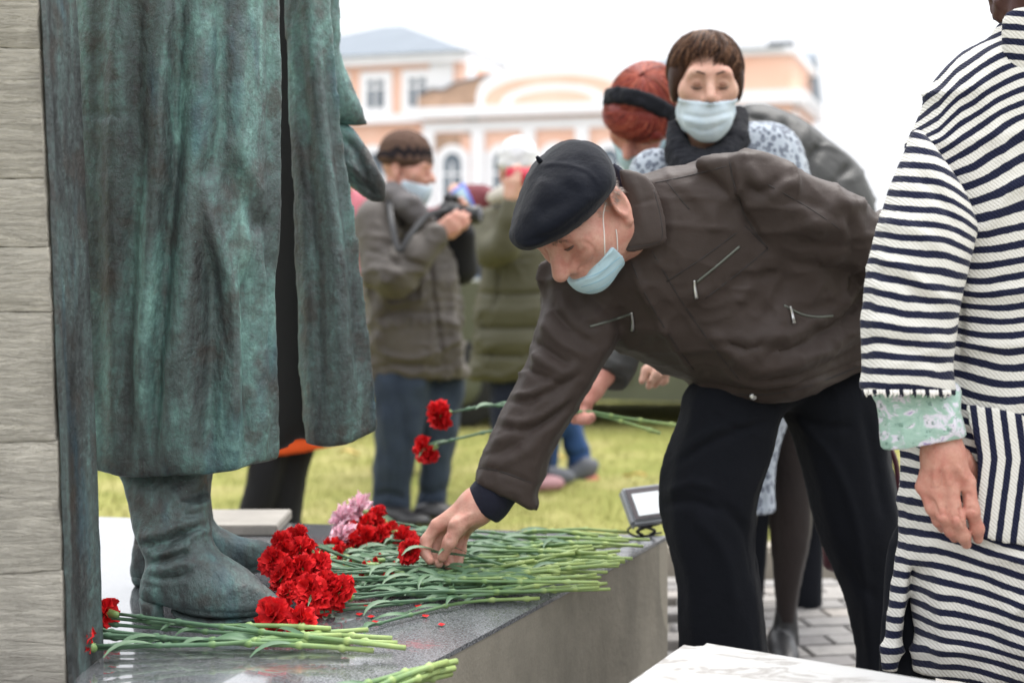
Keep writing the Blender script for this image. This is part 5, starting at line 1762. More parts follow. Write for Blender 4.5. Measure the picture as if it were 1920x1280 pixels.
HAIRD = plain('dark_auburn_hair', (0.06, 0.02, 0.018), 0.45, vary=0.5, sc=40)
lhair = local(union(0.03, ell((0, -0.02, 0.05), (0.095, 0.118, 0.1)), ell((0, -0.075, -0.06), (0.08, 0.05, 0.09)), ell((-0.06, -0.03, -0.05), (0.035, 0.07, 0.09)), ell((0.06, -0.03, -0.05), (0.035, 0.07, 0.09))), lo_, lR)
solid('hair', lhair, 0.006, HAIRD, lady, rough=[(60, 0.004), (160, 0.002)], it=1)
sc_ = chain(PL([(1925, 40, 2.36), (1960, 60, 2.33), (2010, 70, 2.32), (2060, 50, 2.36)]), [0.03, 0.032, 0.032, 0.03], 0.01)
solid('scarf', sc_, 0.006, cloth('crimson_scarf', (0.25, 0.02, 0.06)), lady)
lt = union(0.03, inflate([(1672, 1000), (1740, 1000), (1750, 1200), (1748, 1700), (1640, 1700), (1650, 1250)], 2.46, 0.9), inflate([(1900, 1000), (2080, 1000), (2060, 1700), (1940, 1700)], 2.46, 0.9))
solid('trousers', lt, 0.012, DARKNAVY, lady)

# burgundy handbag beside her
bag = thing('handbag', 'burgundy leather handbag hanging behind the bending man\'s rear leg', 'handbag', P(1612, 1070, 3.35))
BAGM = plain('burgundy_leather', (0.06, 0.014, 0.025), 0.3, vary=0.3, sc=20)
solid('pouch', inflate([(1548, 960), (1600, 945), (1690, 945), (1694, 1000), (1690, 1062), (1640, 1074), (1560, 1072), (1543, 1050)], 3.35, 0.5), 0.007, BAGM, bag)
V, Fl = tube(catmull(PL([(1560, 962, 3.33), (1600, 880, 3.33), (1650, 830, 3.33), (1678, 862, 3.33), (1688, 950, 3.33)]), 7, False), 0.007, 8)
obj('strap', V, Fl, BAGM, bag)
# ------------------------------------------------------------------ the woman in the leopard coat
FUR = cloth('black_fur', (0.008, 0.0085, 0.012), (0.013, 0.014, 0.019), 0.95, 60, 380, .5, .1, .5)
BROWNHAIR = NT('brown_hair')
_v = BROWNHAIR.world((1, 1, 0.25))
BROWNHAIR.set(color=BROWNHAIR.ramp(BROWNHAIR.noise(_v, 130, 4, 0.6), [(0.35, (0.018, 0.008, 0.005)), (0.52, (0.06, 0.026, 0.014)), (0.72, (0.17, 0.08, 0.04))]), rough=0.5, spec=0.2)
_isl = BROWNHAIR.attr('tone')
BROWNHAIR.set(color=BROWNHAIR.ramp(_isl, [(0.0, (0.014, 0.006, 0.004)), (0.45, (0.05, 0.021, 0.012)), (0.8, (0.12, 0.055, 0.028)), (1.0, (0.25, 0.13, 0.07))]))
BROWNHAIR.bump(BROWNHAIR.noise(_v, 200, 3), 0.6, 0.004)
BROWNHAIR = BROWNHAIR.m
REDHAIR = NT('dyed_red_hair')
_v = REDHAIR.world((1, 1, 0.5), (0, 0.6, 0))
REDHAIR.set(color=REDHAIR.ramp(REDHAIR.noise(_v, 90, 4, 0.6), [(0.32, (0.06, 0.008, 0.008)), (0.52, (0.19, 0.028, 0.02)), (0.72, (0.36, 0.075, 0.045))]), rough=0.4, spec=0.4)
_isl = REDHAIR.attr('tone')
REDHAIR.set(color=REDHAIR.ramp(_isl, [(0.0, (0.08, 0.009, 0.008)), (0.45, (0.24, 0.03, 0.02)), (0.8, (0.42, 0.075, 0.04)), (1.0, (0.58, 0.17, 0.09))]))
REDHAIR.bump(REDHAIR.noise(_v, 130, 3), 0.6, 0.005)
REDHAIR = REDHAIR.m
BLACKCLOTH = cloth('black_cloth', (0.012, 0.012, 0.014))
TIGHTS = cloth('sheer_black_tights', (0.02, 0.014, 0.013), None, 0.6)

wl_ = person('short-haired woman in blue-grey leopard coat and black fur collar, eyes lowered', 1340, 3.85)
wo, wR, WS = P(1323, 163, 3.72), frame((-0.02, -1, -0.16), (0.0, -0.16, 1)), 1.04
wh = head_solid(wo, wR, WS, nose=0.95, jaw=0.95, lids=0.0155)
# her right hand, coming out below the bending man
wk = union(0.014, cone(P(1262, 672, 3.62), P(1240, 690, 3.6), 0.03, 0.027), cone(P(1248, 682, 3.61), P(1224, 684, 3.6), 0.026, 0.016))
wk = union(0.005, wk, chain(PL([(1226, 682, 3.59), (1212, 694, 3.585), (1204, 714, 3.58)]), [0.0125, 0.011, 0.009]), chain(PL([(1232, 692, 3.6), (1222, 706, 3.6), (1217, 724, 3.6)]), [0.0115, 0.0105, 0.0088]), chain(PL([(1240, 696, 3.61), (1234, 712, 3.61), (1228, 722, 3.62)]), [0.011, 0.010, 0.0085]), chain(PL([(1248, 698, 3.62), (1246, 712, 3.62), (1242, 718, 3.63)]), [0.0105, 0.0095, 0.008]), chain(PL([(1246, 680, 3.58), (1232, 700, 3.57), (1222, 712, 3.57)]), [0.014, 0.0115, 0.009]))
wcore = union(0.04, chain(PL([(1323, 250, 3.85), (1330, 500, 3.95), (1340, 800, 4.0)]), [0.045, 0.08, 0.08]), chain(PL([(1300, 330, 3.9), (1230, 460, 3.85), (1265, 670, 3.65)]), [0.04, 0.035, 0.025]))
body(wl_, SKIN, [wh, wk], wcore, 0.004)
BROWM = plain('brown_brow', (0.07, 0.04, 0.03), 0.9)
LASH = plain('dark_lash', (0.02, 0.012, 0.01), 0.8)
SHADOW = plain('brown_eye_shadow', (0.36, 0.185, 0.13), 0.6)
for sx in (-1, 1):
    V, Fl = tube([lpt(wo, wR, (sx * 0.014, 0.1015, 0.034), WS), lpt(wo, wR, (sx * 0.03, 0.1, 0.040), WS), lpt(wo, wR, (sx * 0.044, 0.0935, 0.038), WS), lpt(wo, wR, (sx * 0.054, 0.083, 0.03), WS)], [0.0022, 0.0024, 0.002, 0.001], 6)
    obj('eyebrow', V, Fl, BROWM, wl_)
    V, Fl = tube([lpt(wo, wR, (sx * 0.019, 0.0905, 0.002), WS), lpt(wo, wR, (sx * 0.027, 0.0945, -0.0015), WS), lpt(wo, wR, (sx * 0.036, 0.0945, -0.0015), WS), lpt(wo, wR, (sx * 0.046, 0.0885, 0.003), WS)], [0.0012, 0.002, 0.002, 0.0012], 6)
    obj('eyelash', V, Fl, LASH, wl_)
    lid = inter(local(ball(np.array((sx * 0.032, 0.0795, 0.011)) * WS, 0.0163 * WS), wo, wR), local(ell(np.array((sx * 0.032, 0.1, 0.009)) * WS, (0.0145 * WS, 0.03, 0.0095 * WS)), wo, wR))
    solid('eyelid', lid, 0.0025, SHADOW, wl_, it=1)
mk_ = mask_solid(wh, wo, wR, WS, top=-0.03, bottom=-0.125)
mk_ = union(0.012, mk_, local(ell(np.array((0, 0.06, -0.075)) * WS, (0.062 * WS, 0.05 * WS, 0.05 * WS)), wo, wR))
mk_ = inter(mk_, pln(wo, wR, WS, (0, 0.1, -0.031), (0, 0.1, 1)))
solid('face_mask', mk_, 0.004, MASKW, wl_, [([(1270, 212), (1322, 220), (1376, 208)], 4, -0.003), ([(1275, 222), (1322, 232), (1372, 219)], 4, 0.0025), ([(1285, 236), (1322, 246), (1362, 232)], 4, -0.0025)], it=1)
# pixie hair: cap, temples and an uneven fringe
hb = union(0.025, ell((0, -0.022, 0.045), (0.088, 0.109, 0.093)), ell((-0.077, 0.012, 0.01), (0.017, 0.034, 0.05)), ell((0.077, 0.012, 0.01), (0.017, 0.034, 0.05)), ell((0, -0.06, -0.02), (0.075, 0.055, 0.08)))
hb = sub(hb, ell((0.0, 0.115, 0.008), (0.073, 0.105, 0.088)), 0.006)
hw = local(S(lambda Q: hb.f(Q / WS) * WS, hb.lo * WS, hb.hi * WS), wo, wR)
V0, F0 = polygonize(hw, 0.005)
V0 = relax(V0, F0, 2)
def fringe(a, p):
    e = np.interp(a, [0, 18, 40, 58, 75, 95, 130, 180], [61, 67, 76, 94, 114, 120, 125, 125])
    return e - (8 if -28 < p < 0 else 0) + 5 * math.sin(p * 0.35)
hc_, hr3 = np.array((0, -0.022, 0.045)), np.array((0.089, 0.11, 0.094))
V1, F1 = dome_strands(wo, wR, WS, hc_, hr3, 3000, fringe, 5, 14, lift=0.11, r=0.0019, jit=13)
V, Fq = join((V0, F0), (V1, F1))
obj('hair', V, Fq, BROWNHAIR, wl_, attr={'tone': np.concatenate([np.full(len(V0), 0.3), np.repeat(rng.random(len(V1) // 24), 24)])})
# ears glow through beside the mask
lc = inflate([(1190, 400), (1205, 330), (1240, 288), (1290, 255), (1350, 236), (1440, 229), (1484, 246), (1510, 296), (1532, 420), (1540, 600), (1532, 740), (1478, 790), (1452, 900), (1451, 1060), (1330, 1060), (1320, 800), (1308, 640), (1240, 520)], 3.88, 0.55)
lc = hem(lc, [(1100, 978), (1460, 976), (1600, 976)], 3.75)
solid('coat', lc, 0.009, LEOPARD, wl_, [([(1480, 250), (1496, 300), (1500, 340)], 8, -0.008), ([(1430, 850), (1432, 960)], 6, -0.008)])
solid('sleeve', chain(PL([(1230, 330, 3.8), (1225, 480, 3.75), (1268, 655, 3.63)]), [0.075, 0.065, 0.05], 0.02), 0.01, LEOPARD, wl_)
fc_ = union(0.03, chain(PL([(1266, 240, 3.78), (1272, 285, 3.72), (1300, 325, 3.66)]), [0.022, 0.036, 0.045]), chain(PL([(1386, 215, 3.8), (1380, 262, 3.72), (1345, 315, 3.66)]), [0.024, 0.034, 0.045]), ell(P(1322, 318, 3.7), (0.085, 0.06, 0.05)), ell(P(1323, 265, 3.9), (0.085, 0.04, 0.06)))
solid('fur_collar', fc_, 0.006, FUR, wl_, rough=[(90, 0.003), (220, 0.002)], it=0)
lg = inflate([(1440, 760), (1530, 760), (1524, 900), (1520, 1000), (1504, 1080), (1494, 1140), (1492, 1190), (1456, 1190), (1454, 1120), (1446, 1020), (1440, 900)], 4.0, 0.9)
lg2 = inflate([(1330, 760), (1430, 760), (1424, 900), (1415, 1000), (1404, 1080), (1394, 1140), (1392, 1190), (1356, 1190), (1350, 1100), (1340, 900)], 4.05, 0.9)
solid('tights', union(0.02, lg, lg2), 0.009, TIGHTS, wl_)
for x in (1474, 1374):
    gy = ground_px(4.0)
    bt = union(0.012, cone(P(x, 1150, 4.0), P(x - 2, 1200, 4.0), 0.032, 0.04), ell(P(x - 6, gy - 18, 3.93), (0.042, 0.11, 0.03), frame((0, 1, 0.25), (0, 0, 1))), cone(P(x + 4, 1190, 4.05), P(x + 6, gy - 3, 4.06), 0.02, 0.008))
    bt = inter(bt, half(np.array([0, 0, 0.032]), (0, 0, -1)))
    solid('ankle_boot', bt, 0.008, BLACK, wl_)

# ------------------------------------------------------------------ the red-haired woman leaning in
CHAR = cloth('charcoal_padded_nylon', (0.05, 0.05, 0.048), (0.04, 0.04, 0.039), 0.55, 6, 700, .1, .1, .35)
rw = person('red-haired woman with black headband and charcoal padded coat leaning forward', 1480, 4.3)
ro, rR, RS = P(1205, 226, 4.28), frame((-0.42, -0.52, -0.74), (-0.12, -0.74, 0.66)), 1.08
rh = head_solid(ro, rR, RS, neck=(0.03, -0.13, -0.12))
# hand round the carnation stems
rw_hand = union(0.016, cone(P(1132, 700, 3.74), P(1108, 728, 3.72), 0.034, 0.03), cone(P(1108, 728, 3.72), P(1080, 748, 3.71), 0.03, 0.02), cone(P(1108, 728, 3.72), P(1100, 752, 3.69), 0.03, 0.02))
rw_hand = union(0.006, rw_hand, chain(PL([(1080, 746, 3.7), (1068, 768, 3.69), (1078, 786, 3.68), (1092, 782, 3.665)]), [0.0135, 0.012, 0.011, 0.0095]), chain(PL([(1090, 752, 3.7), (1080, 775, 3.68), (1090, 788, 3.665), (1102, 782, 3.655)]), [0.0135, 0.012, 0.011, 0.0095]),
                chain(PL([(1098, 756, 3.69), (1092, 778, 3.67), (1102, 788, 3.655), (1110, 779, 3.65)]), [0.012, 0.0115, 0.010, 0.009]), chain(PL([(1104, 756, 3.71), (1102, 776, 3.69), (1108, 785, 3.68), (1114, 778, 3.67)]), [0.011, 0.010, 0.009, 0.008]), chain(PL([(1090, 735, 3.69), (1068, 755, 3.675), (1062, 770, 3.67), (1070, 776, 3.66)]), [0.016, 0.013, 0.0115, 0.0095]))
rcore = union(0.04, chain(PL([(1270, 290, 4.3), (1400, 420, 4.35), (1540, 640, 4.4)]), [0.045, 0.08, 0.09]), chain(PL([(1300, 330, 4.25), (1210, 540, 3.95), (1130, 705, 3.75)]), [0.04, 0.035, 0.028]))
body(rw, SKIN_PALE, [rh, rw_hand], rcore, 0.0045)
ra = local(union(0.02, ell((0, -0.03, 0.07), (0.092, 0.108, 0.088)), ell((0.0, 0.058, 0.08), (0.084, 0.046, 0.048)), ell((-0.015, 0.082, 0.045), (0.08, 0.03, 0.04)), ell((-0.07, 0.03, 0.03), (0.03, 0.055, 0.05)), ell((0.072, 0.02, 0.03), (0.03, 0.06, 0.055)), ell((0, -0.09, 0.0), (0.07, 0.04, 0.08))), ro, rR)
V0, F0 = polygonize(ra, 0.007)
V0 = relax(V0, F0, 2)
V1, F1 = dome_strands(ro, rR, 1.0, (0, -0.025, 0.065), (0.098, 0.118, 0.098), 3000, lambda a, p: np.interp(a, [0, 60, 100, 180], [78, 92, 105, 115]), 9, 30, lift=0.09, r=0.0013)
V2, F2 = dome_strands(ro, rR, 1.0, (0, 0.03, 0.05), (0.098, 0.088, 0.082), 1500, lambda a, p: np.interp(a, [0, 60, 120], [84, 98, 112]), 10, 50, lift=0.1, r=0.0013, fphi=(-110, 110), top=40)
V, Fq = join((V0, F0), (V1, F1), (V2, F2))
obj('hair', V, Fq, REDHAIR, rw, attr={'tone': np.concatenate([np.full(len(V0), 0.3), np.repeat(rng.random((len(V1) + len(V2)) // 24), 24)])})
band = local(inter(sub(ell((0, -0.02, 0.075), (0.117, 0.132, 0.112)), ell((0, -0.02, 0.075), (0.088, 0.1, 0.09)), 0.004), inter(half((0, 0.012, 0), (0, 1, -0.45)), half((0, -0.04, 0), (0, -1, 0.45)), 0.01), 0.01), ro, rR)
solid('headband', band, 0.006, FUR, rw, rough=[(60, 0.004)], it=0)
rm = mask_solid(rh, ro, rR, RS, top=-0.035)
solid('face_mask', rm, 0.005, MASK, rw, it=1)
rc = inflate([(1255, 420), (1275, 330), (1320, 262), (1372, 212), (1410, 196), (1450, 200), (1505, 226), (1560, 268), (1604, 306), (1626, 345), (1642, 400), (1654, 560), (1650, 760), (1610, 900), (1540, 960), (1400, 960), (1320, 760), (1270, 560)], 4.32, 0.7)
rc = hem(rc, [(1200, 900), (1500, 905), (1750, 900)], 4.2)
rs_ = [([(1395, 198), (1405, 215), (1440, 222)], 6, -0.012), ([(1480, 220), (1450, 280), (1440, 340)], 9, -0.018), ([(1545, 262), (1515, 310), (1505, 360)], 9, -0.018), ([(1600, 306), (1570, 340), (1555, 380)], 8, -0.016), ([(1515, 240), (1485, 290), (1475, 340)], 12, 0.010)]
solid('padded_coat', rc, 0.009, CHAR, rw, rs_, ridge=[((12, 10, 12), 0.012, 71)])
sv = chain(PL([(1300, 340, 4.2), (1215, 530, 3.95), (1150, 680, 3.77), (1138, 712, 3.74)]), [0.095, 0.075, 0.06, 0.056], 0.02)
sv = inter(sv, half(P(1139, 712, 3.74), unit(P(1139, 712, 3.74) - P(1200, 560, 3.9))))
solid('sleeve', sv, 0.007, CHAR, rw, [([(1110, 692), (1140, 705), (1176, 715)], 5, -0.005), ([(1130, 660), (1150, 680), (1185, 690)], 7, 0.006)])
solid('trousers', union(0.03, inflate([(1460, 860), (1560, 860), (1545, 1000), (1535, 1185), (1480, 1185), (1470, 1000)], 4.5, 0.8), inflate([(1360, 860), (1450, 860), (1440, 1000), (1420, 1185), (1370, 1185)], 4.5, 0.8)), 0.012, DARKNAVY, rw)
for i, (hx, hy, mx, my, ex, ey) in enumerate([(826, 778, 930, 760, 1238, 812), (800, 842, 920, 808, 1290, 800)]):
    lab = ['upper of two red carnations held out by the red-haired woman', 'lower of two red carnations held out by the red-haired woman'][i]
    carnation(lab, 'carnations held by the red-haired woman', [P(hx, hy, 3.62), P(hx + 36, hy - 8 - 6 * i, 3.63), P(mx, my, 3.64), P(1085 + 6 * i, 772, 3.665), P(1160, 788 - 6 * i, 3.66), P(ex, ey, 3.62)], face=(-0.75, -0.35, -0.35), size=1.1, leaves=3, r=0.0038)

# ------------------------------------------------------------------ people farther back
JEANS = cloth('blue_jeans', (0.035, 0.05, 0.075), (0.02, 0.03, 0.05), 0.85, 9)
JEANSB = cloth('bright_blue_jeans', (0.03, 0.075, 0.2), (0.02, 0.05, 0.13), 0.85, 12)
OLIVE = cloth('olive_quilted_nylon', (0.085, 0.08, 0.05), (0.07, 0.066, 0.04), 0.6, 7)
GREYBROWN = cloth('grey_brown_coat', (0.105, 0.092, 0.082), (0.08, 0.07, 0.062), 0.6, 7)
KNIT = NT('brown_knit_with_dark_zigzag')
_v = KNIT.world()
_x, _y, _z = KNIT.sep(_v)
_zz = KNIT.math('PINGPONG', KNIT.math('MULTIPLY', KNIT.math('ADD', _x, _y), 1.0), 0.022)
_bn = KNIT.math('ABSOLUTE', KNIT.math('SUBTRACT', KNIT.math('SUBTRACT', _z, 1.57), KNIT.math('MULTIPLY', _zz, 1.2)))
_k = KNIT.ramp(KNIT.math('MULTIPLY', _bn, 20.0), [(0.3, 1.0), (0.45, 0.0)])
KNIT.set(color=KNIT.mix(_k, (0.1, 0.062, 0.048), (0.02, 0.016, 0.018)), rough=0.95, spec=0.1)
KNIT.bump(KNIT.noise(_v, 220, 3), 0.7, 0.006)
KNIT = KNIT.m

ph = person('man in grey-brown coat and knitted hat taking photographs', 770, 6.1)
po, pR = P(762, 322, 6.1), frame((0.93, -0.3, -0.12), (-0.05, 0, 1))
phd = head_solid(po, pR, 1.05, nose=1.1)
hr_ = hand_solid(P(818, 440, 5.88), (0.75, -0.1, 0.5), (0.1, -0.9, -0.1), 1, 1.2, 1.0)
hl_ = hand_solid(P(862, 432, 6.15), (0.1, -0.25, 0.6), (0.6, 0.7, 0), -1, 1.1, 1.0)
pcore = union(0.04, chain(PL([(745, 410, 6.12), (765, 540, 6.15), (780, 720, 6.15)]), [0.05, 0.1, 0.1]), chain(PL([(720, 430, 6.0), (735, 520, 5.9), (815, 440, 5.88)]), [0.04, 0.035, 0.028]))
body(ph, SKIN_OLD, [phd, hr_, hl_], pcore, 0.006)
kh = local(union(0.02, ell((0, -0.015, 0.085), (0.098, 0.118, 0.095)), sub(ell((0, -0.015, 0.052), (0.105, 0.127, 0.045)), ell((0, -0.015, 0.0), (0.08, 0.1, 0.06)), 0.01)), po, pR)
solid('knitted_hat', kh, 0.008, KNIT, ph, rough=[(70, 0.003)])
pm_ = mask_solid(phd, po, pR, 1.05, top=-0.045)
solid('face_mask', pm_, 0.006, MASKW, ph, it=1)
pc = inflate([(735, 348), (700, 372), (678, 395), (666, 430), (676, 520), (690, 620), (699, 740), (866, 740), (866, 640), (862, 560), (850, 480), (820, 420), (800, 395), (775, 380)], 6.15, 0.75)
pc = hem(pc, [(640, 716), (700, 716), (865, 712), (900, 712)], 6.0)
pst = [([(800, 440), (815, 560), (835, 700)], 5, -0.016), ([(720, 590), (770, 585), (815, 588)], 4, -0.014), ([(715, 605), (715, 660), (800, 668), (812, 600)], 5, 0.010), ([(700, 560), (750, 555), (800, 560)], 8, 0.010), ([(690, 690), (760, 685), (840, 690)], 5, -0.012), ([(848, 500), (850, 600), (858, 700)], 6, 0.012)]
solid('coat', pc, 0.010, GREYBROWN, ph, pst, rough=[(10, 0.008)], ridge=[((12, 10, 10), 0.016, 61), ((26, 20, 26), 0.008, 62)])
psv = union(0.04, chain(PL([(705, 415, 6.0), (718, 505, 5.92), (745, 520, 5.85)]), [0.092, 0.082, 0.074], 0.03), chain(PL([(735, 520, 5.88), (780, 480, 5.86), (816, 445, 5.87)]), [0.078, 0.064, 0.05], 0.03))
solid('sleeve', psv, 0.009, GREYBROWN, ph, [([(690, 470), (720, 478), (750, 500)], 5, -0.014), ([(690, 500), (725, 505), (760, 520)], 5, 0.012), ([(740, 470), (770, 490), (800, 500)], 5, -0.012), ([(690, 440), (730, 450), (745, 480)], 5, 0.010)], ridge=[((14, 12, 16), 0.018, 65)])
psl = union(0.03, chain(PL([(830, 430, 6.2), (862, 500, 6.22), (868, 440, 6.16)]), [0.085, 0.075, 0.055], 0.03))
solid('sleeve', psl, 0.010, BLACKCLOTH, ph)  # arm in shade: darkness put into the colour, the coat is grey-brown
solid('scarf', chain(PL([(735, 365, 6.0), (765, 385, 5.96), (800, 420, 5.98)]), [0.055, 0.055, 0.04], 0.02), 0.009, cloth('grey_scarf', (0.14, 0.13, 0.13)), ph, rough=[(30, 0.008)])
pj = union(0.03, inflate([(702, 690), (800, 690), (796, 780), (782, 860), (770, 920), (762, 985), (696, 985), (698, 900), (704, 800)], 6.1, 0.8), inflate([(770, 690), (866, 690), (864, 780), (850, 860), (838, 920), (834, 985), (776, 985), (784, 920), (790, 840)], 6.2, 0.8))
solid('jeans', pj, 0.011, JEANS, ph, [([(720, 760), (730, 860), (726, 950)], 8, 0.012), ([(700, 930), (730, 925), (760, 935)], 6, -0.012), ([(780, 920), (810, 925), (836, 915)], 6, -0.012), ([(745, 730), (760, 800), (760, 880)], 8, -0.010)], rough=[(14, 0.008)])
for (x, d) in ((728, 6.05), (806, 6.15)):
    b0 = P(x, ground_px(d), d)
    solid('shoe', inter(union(0.02, ell(b0 + np.array([0.02, -0.03, 0.04]), (0.1, 0.055, 0.05)), ell(b0 + np.array([0.11, -0.06, 0.03]), (0.08, 0.05, 0.035))), half(b0 + np.array([0, 0, 0.003]), (0, 0, -1))), 0.011, BLACK, ph)
dc = thing('camera', 'black camera with lens held by the man in the knitted hat', 'camera', P(850, 412, 5.9))
cR = frame((0.92, -0.3, 0.02), (0, 0, 1))
V, Fl = box(P(846, 398, 5.98), (0.066, 0.03, 0.042), cR, 0.01)
obj('camera_body', V, Fl, BLACK, dc)
V, Fl = box(P(846, 372, 5.98), (0.026, 0.03, 0.018), cR, 0.008)
obj('viewfinder_hump', V, Fl, BLACK, dc)
lc0 = P(858, 404, 5.97)
V, Fl = tube([lc0, lc0 + cR @ np.array([0, 0.03, 0]), lc0 + cR @ np.array([0, 0.031, 0]), lc0 + cR @ np.array([0, 0.1, 0])], [0.034, 0.034, 0.038, 0.039], 16)
obj('lens', V, Fl, BLACK, dc)
V, Fl = tube([lc0 + cR @ np.array([0, 0.1005, 0]), lc0 + cR @ np.array([0, 0.102, 0])], [0.034, 0.03], 16)
obj('front_glass', V, Fl, plain('dark_glass', (0.02, 0.02, 0.03), 0.08), dc)
V, Fl = tube(catmull(PL([(838, 392, 5.9), (800, 405, 5.86), (770, 440, 5.8), (748, 470, 5.78), (735, 420, 5.84), (730, 375, 5.95)]), 7, False), 0.012, 8, flat=((0, -1, 0.2), 0.25))
obj('neck_strap', V, Fl, BLACK, dc)

ww = person('woman in olive quilted coat and white hat holding up a red phone', 960, 7.0)
w2o, w2R = P(972, 328, 7.0), frame((0.25, -0.95, -0.1), (0, 0, 1))
w2h = head_solid(w2o, w2R, 1.05)
w2a = hand_solid(P(958, 372, 6.72), (0.1, -0.15, 1), (-0.3, -1, 0), 1, 1.0, 1.0)
body(ww, SKIN, [w2h, w2a], chain(PL([(972, 420, 7.05), (970, 700, 7.1)]), [0.06, 0.1], 0.02), 0.007)
solid('knitted_hat', local(union(0.02, ell((0, -0.01, 0.09), (0.096, 0.116, 0.1)), ell((0, -0.015, 0.05), (0.104, 0.124, 0.035))), w2o, w2R), 0.009, cloth('white_knit', (0.72, 0.72, 0.76), None, 0.95, 30, 300, .5, .2, .5), ww, rough=[(60, 0.004)])
wc = inflate([(940, 380), (905, 396), (893, 440), (905, 500), (893, 560), (888, 640), (884, 740), (1060, 740), (1064, 600), (1050, 460), (1030, 400), (990, 378)], 7.05, 0.7)
wc = hem(wc, [(860, 716), (890, 716), (1080, 716)], 6.9)
q_ = [([(880, 548), (960, 552), (1060, 545)], 4, -0.022), ([(880, 612), (960, 616), (1060, 610)], 4, -0.022), ([(880, 662), (960, 668), (1060, 662)], 4, -0.022), ([(935, 500), (932, 540), (925, 580)], 4, -0.018), ([(880, 580), (960, 584), (1060, 580)], 14, 0.012), ([(880, 640), (960, 642), (1060, 638)], 12, 0.012)]
solid('quilted_coat', wc, 0.012, OLIVE, ww, q_, ridge=[((14, 12, 22), 0.014, 67)])
wsv = union(0.04, chain(PL([(915, 420, 6.95), (920, 470, 6.85), (950, 462, 6.78)]), [0.08, 0.078, 0.072], 0.03), chain(PL([(945, 462, 6.78), (958, 410, 6.74), (958, 388, 6.73)]), [0.072, 0.06, 0.052], 0.03))
solid('sleeve', wsv, 0.011, OLIVE, ww, rough=[(14, 0.006)])
solid('hood_fur', chain(PL([(925, 372, 7.0), (945, 362, 6.98), (1000, 372, 6.98)]), [0.035, 0.04, 0.035], 0.02), 0.011, cloth('cream_fleece', (0.62, 0.58, 0.52)), ww, rough=[(40, 0.006)])
wj = union(0.02, inflate([(925, 690), (990, 690), (980, 800), (965, 905), (925, 905), (920, 800)], 7.05, 0.8), inflate([(985, 690), (1050, 690), (1044, 800), (1025, 890), (985, 890), (990, 800)], 7.1, 0.8))
solid('trousers', wj, 0.014, cloth('dark_blue_denim', (0.014, 0.018, 0.035)), ww)
PINKSHOE = plain('dusty_pink_leather', (0.3, 0.15, 0.16), 0.6)
for (x, d) in ((955, 6.85), (1006, 7.05)):
    b0 = P(x, ground_px(d), d)
    solid('shoe', inter(union(0.03, ell(b0 + np.array([-0.02, 0.03, 0.06]), (0.05, 0.06, 0.08)), ell(b0 + np.array([0.05, -0.05, 0.03]), (0.1, 0.06, 0.045), frame((-0.5, 0.85, 0), (0, 0, 1)))), half(b0 + np.array([0, 0, 0.003]), (0, 0, -1))), 0.011, PINKSHOE, ww)
rp = thing('phone', 'red phone held in front of the white-hatted woman\'s face', 'phone', P(976, 322, 6.68))
V, Fl = box(P(978, 330, 6.7), (0.075, 0.006, 0.04), frame((0.1, 1, 0), (0, 0, 1)), 0.005)
obj('phone_case', V, Fl, plain('red_case', (0.5, 0.02, 0.05), 0.4), rp)
V, Fl = box(P(978, 330, 6.709), (0.07, 0.0015, 0.036), frame((0.1, 1, 0), (0, 0, 1)))
obj('screen', V, Fl, plain('dark_screen', (0.02, 0.02, 0.025), 0.1), rp)

# person in maroon filming with a blue phone, mostly hidden behind the photographer
mp_ = person('person in maroon coat behind the photographer, filming with a blue phone', 820, 7.6)
mo2, mR2 = P(772, 330, 7.6), frame((0.7, -0.7, -0.1), (0, 0, 1))
body(mp_, SKIN, [head_solid(mo2, mR2, 1.0), hand_solid(P(872, 408, 7.3), (-0.25, 0.0, 1), (0.2, -1, 0), -1, 1.0, 1.15)], chain(PL([(780, 400, 7.6), (785, 700, 7.6)]), [0.05, 0.1], 0.02), 0.008)
MAROON = cloth('maroon_cloth', (0.17, 0.045, 0.055))
mcoat = union(0.05, inflate([(770, 385), (730, 400), (722, 520), (722, 720), (845, 720), (848, 560), (852, 460), (830, 400)], 7.65, 0.7), chain(PL([(820, 420, 7.6), (880, 385, 7.62), (905, 372, 7.6)]), [0.08, 0.1, 0.075], 0.04))
solid('coat', mcoat, 0.014, MAROON, mp_, rough=[(12, 0.008)])
solid('trousers', union(0.03, inflate([(735, 700), (780, 700), (775, 880), (735, 880)], 7.65, .8), inflate([(785, 700), (840, 700), (832, 880), (790, 880)], 7.65, .8)), 0.016, BLACKCLOTH, mp_)
solid('hair', local(ell((0, -0.02, 0.06), (0.09, 0.11, 0.09)), mo2, mR2), 0.01, BROWNHAIR, mp_)
bp = thing('phone', 'phone in a bright blue case held up beside the photographer', 'phone', P(866, 380, 7.2))
bR = frame((-0.5, -0.85, 0.1), (-0.55, 0, 0.8))
V, Fl = box(P(870, 378, 7.24), (0.045, 0.006, 0.088), bR, 0.004)
obj('phone_case', V, Fl, plain('blue_case', (0.06, 0.13, 0.6), 0.4), bp)
V, Fl = box(P(870, 378, 7.24) + bR @ np.array([0, 0.0068, 0]), (0.035, 0.0012, 0.07), bR)
obj('screen', V, Fl, plain('lit_green_screen', (0.25, 0.35, 0.4), 0.15, vary=0.5, sc=30), bp)

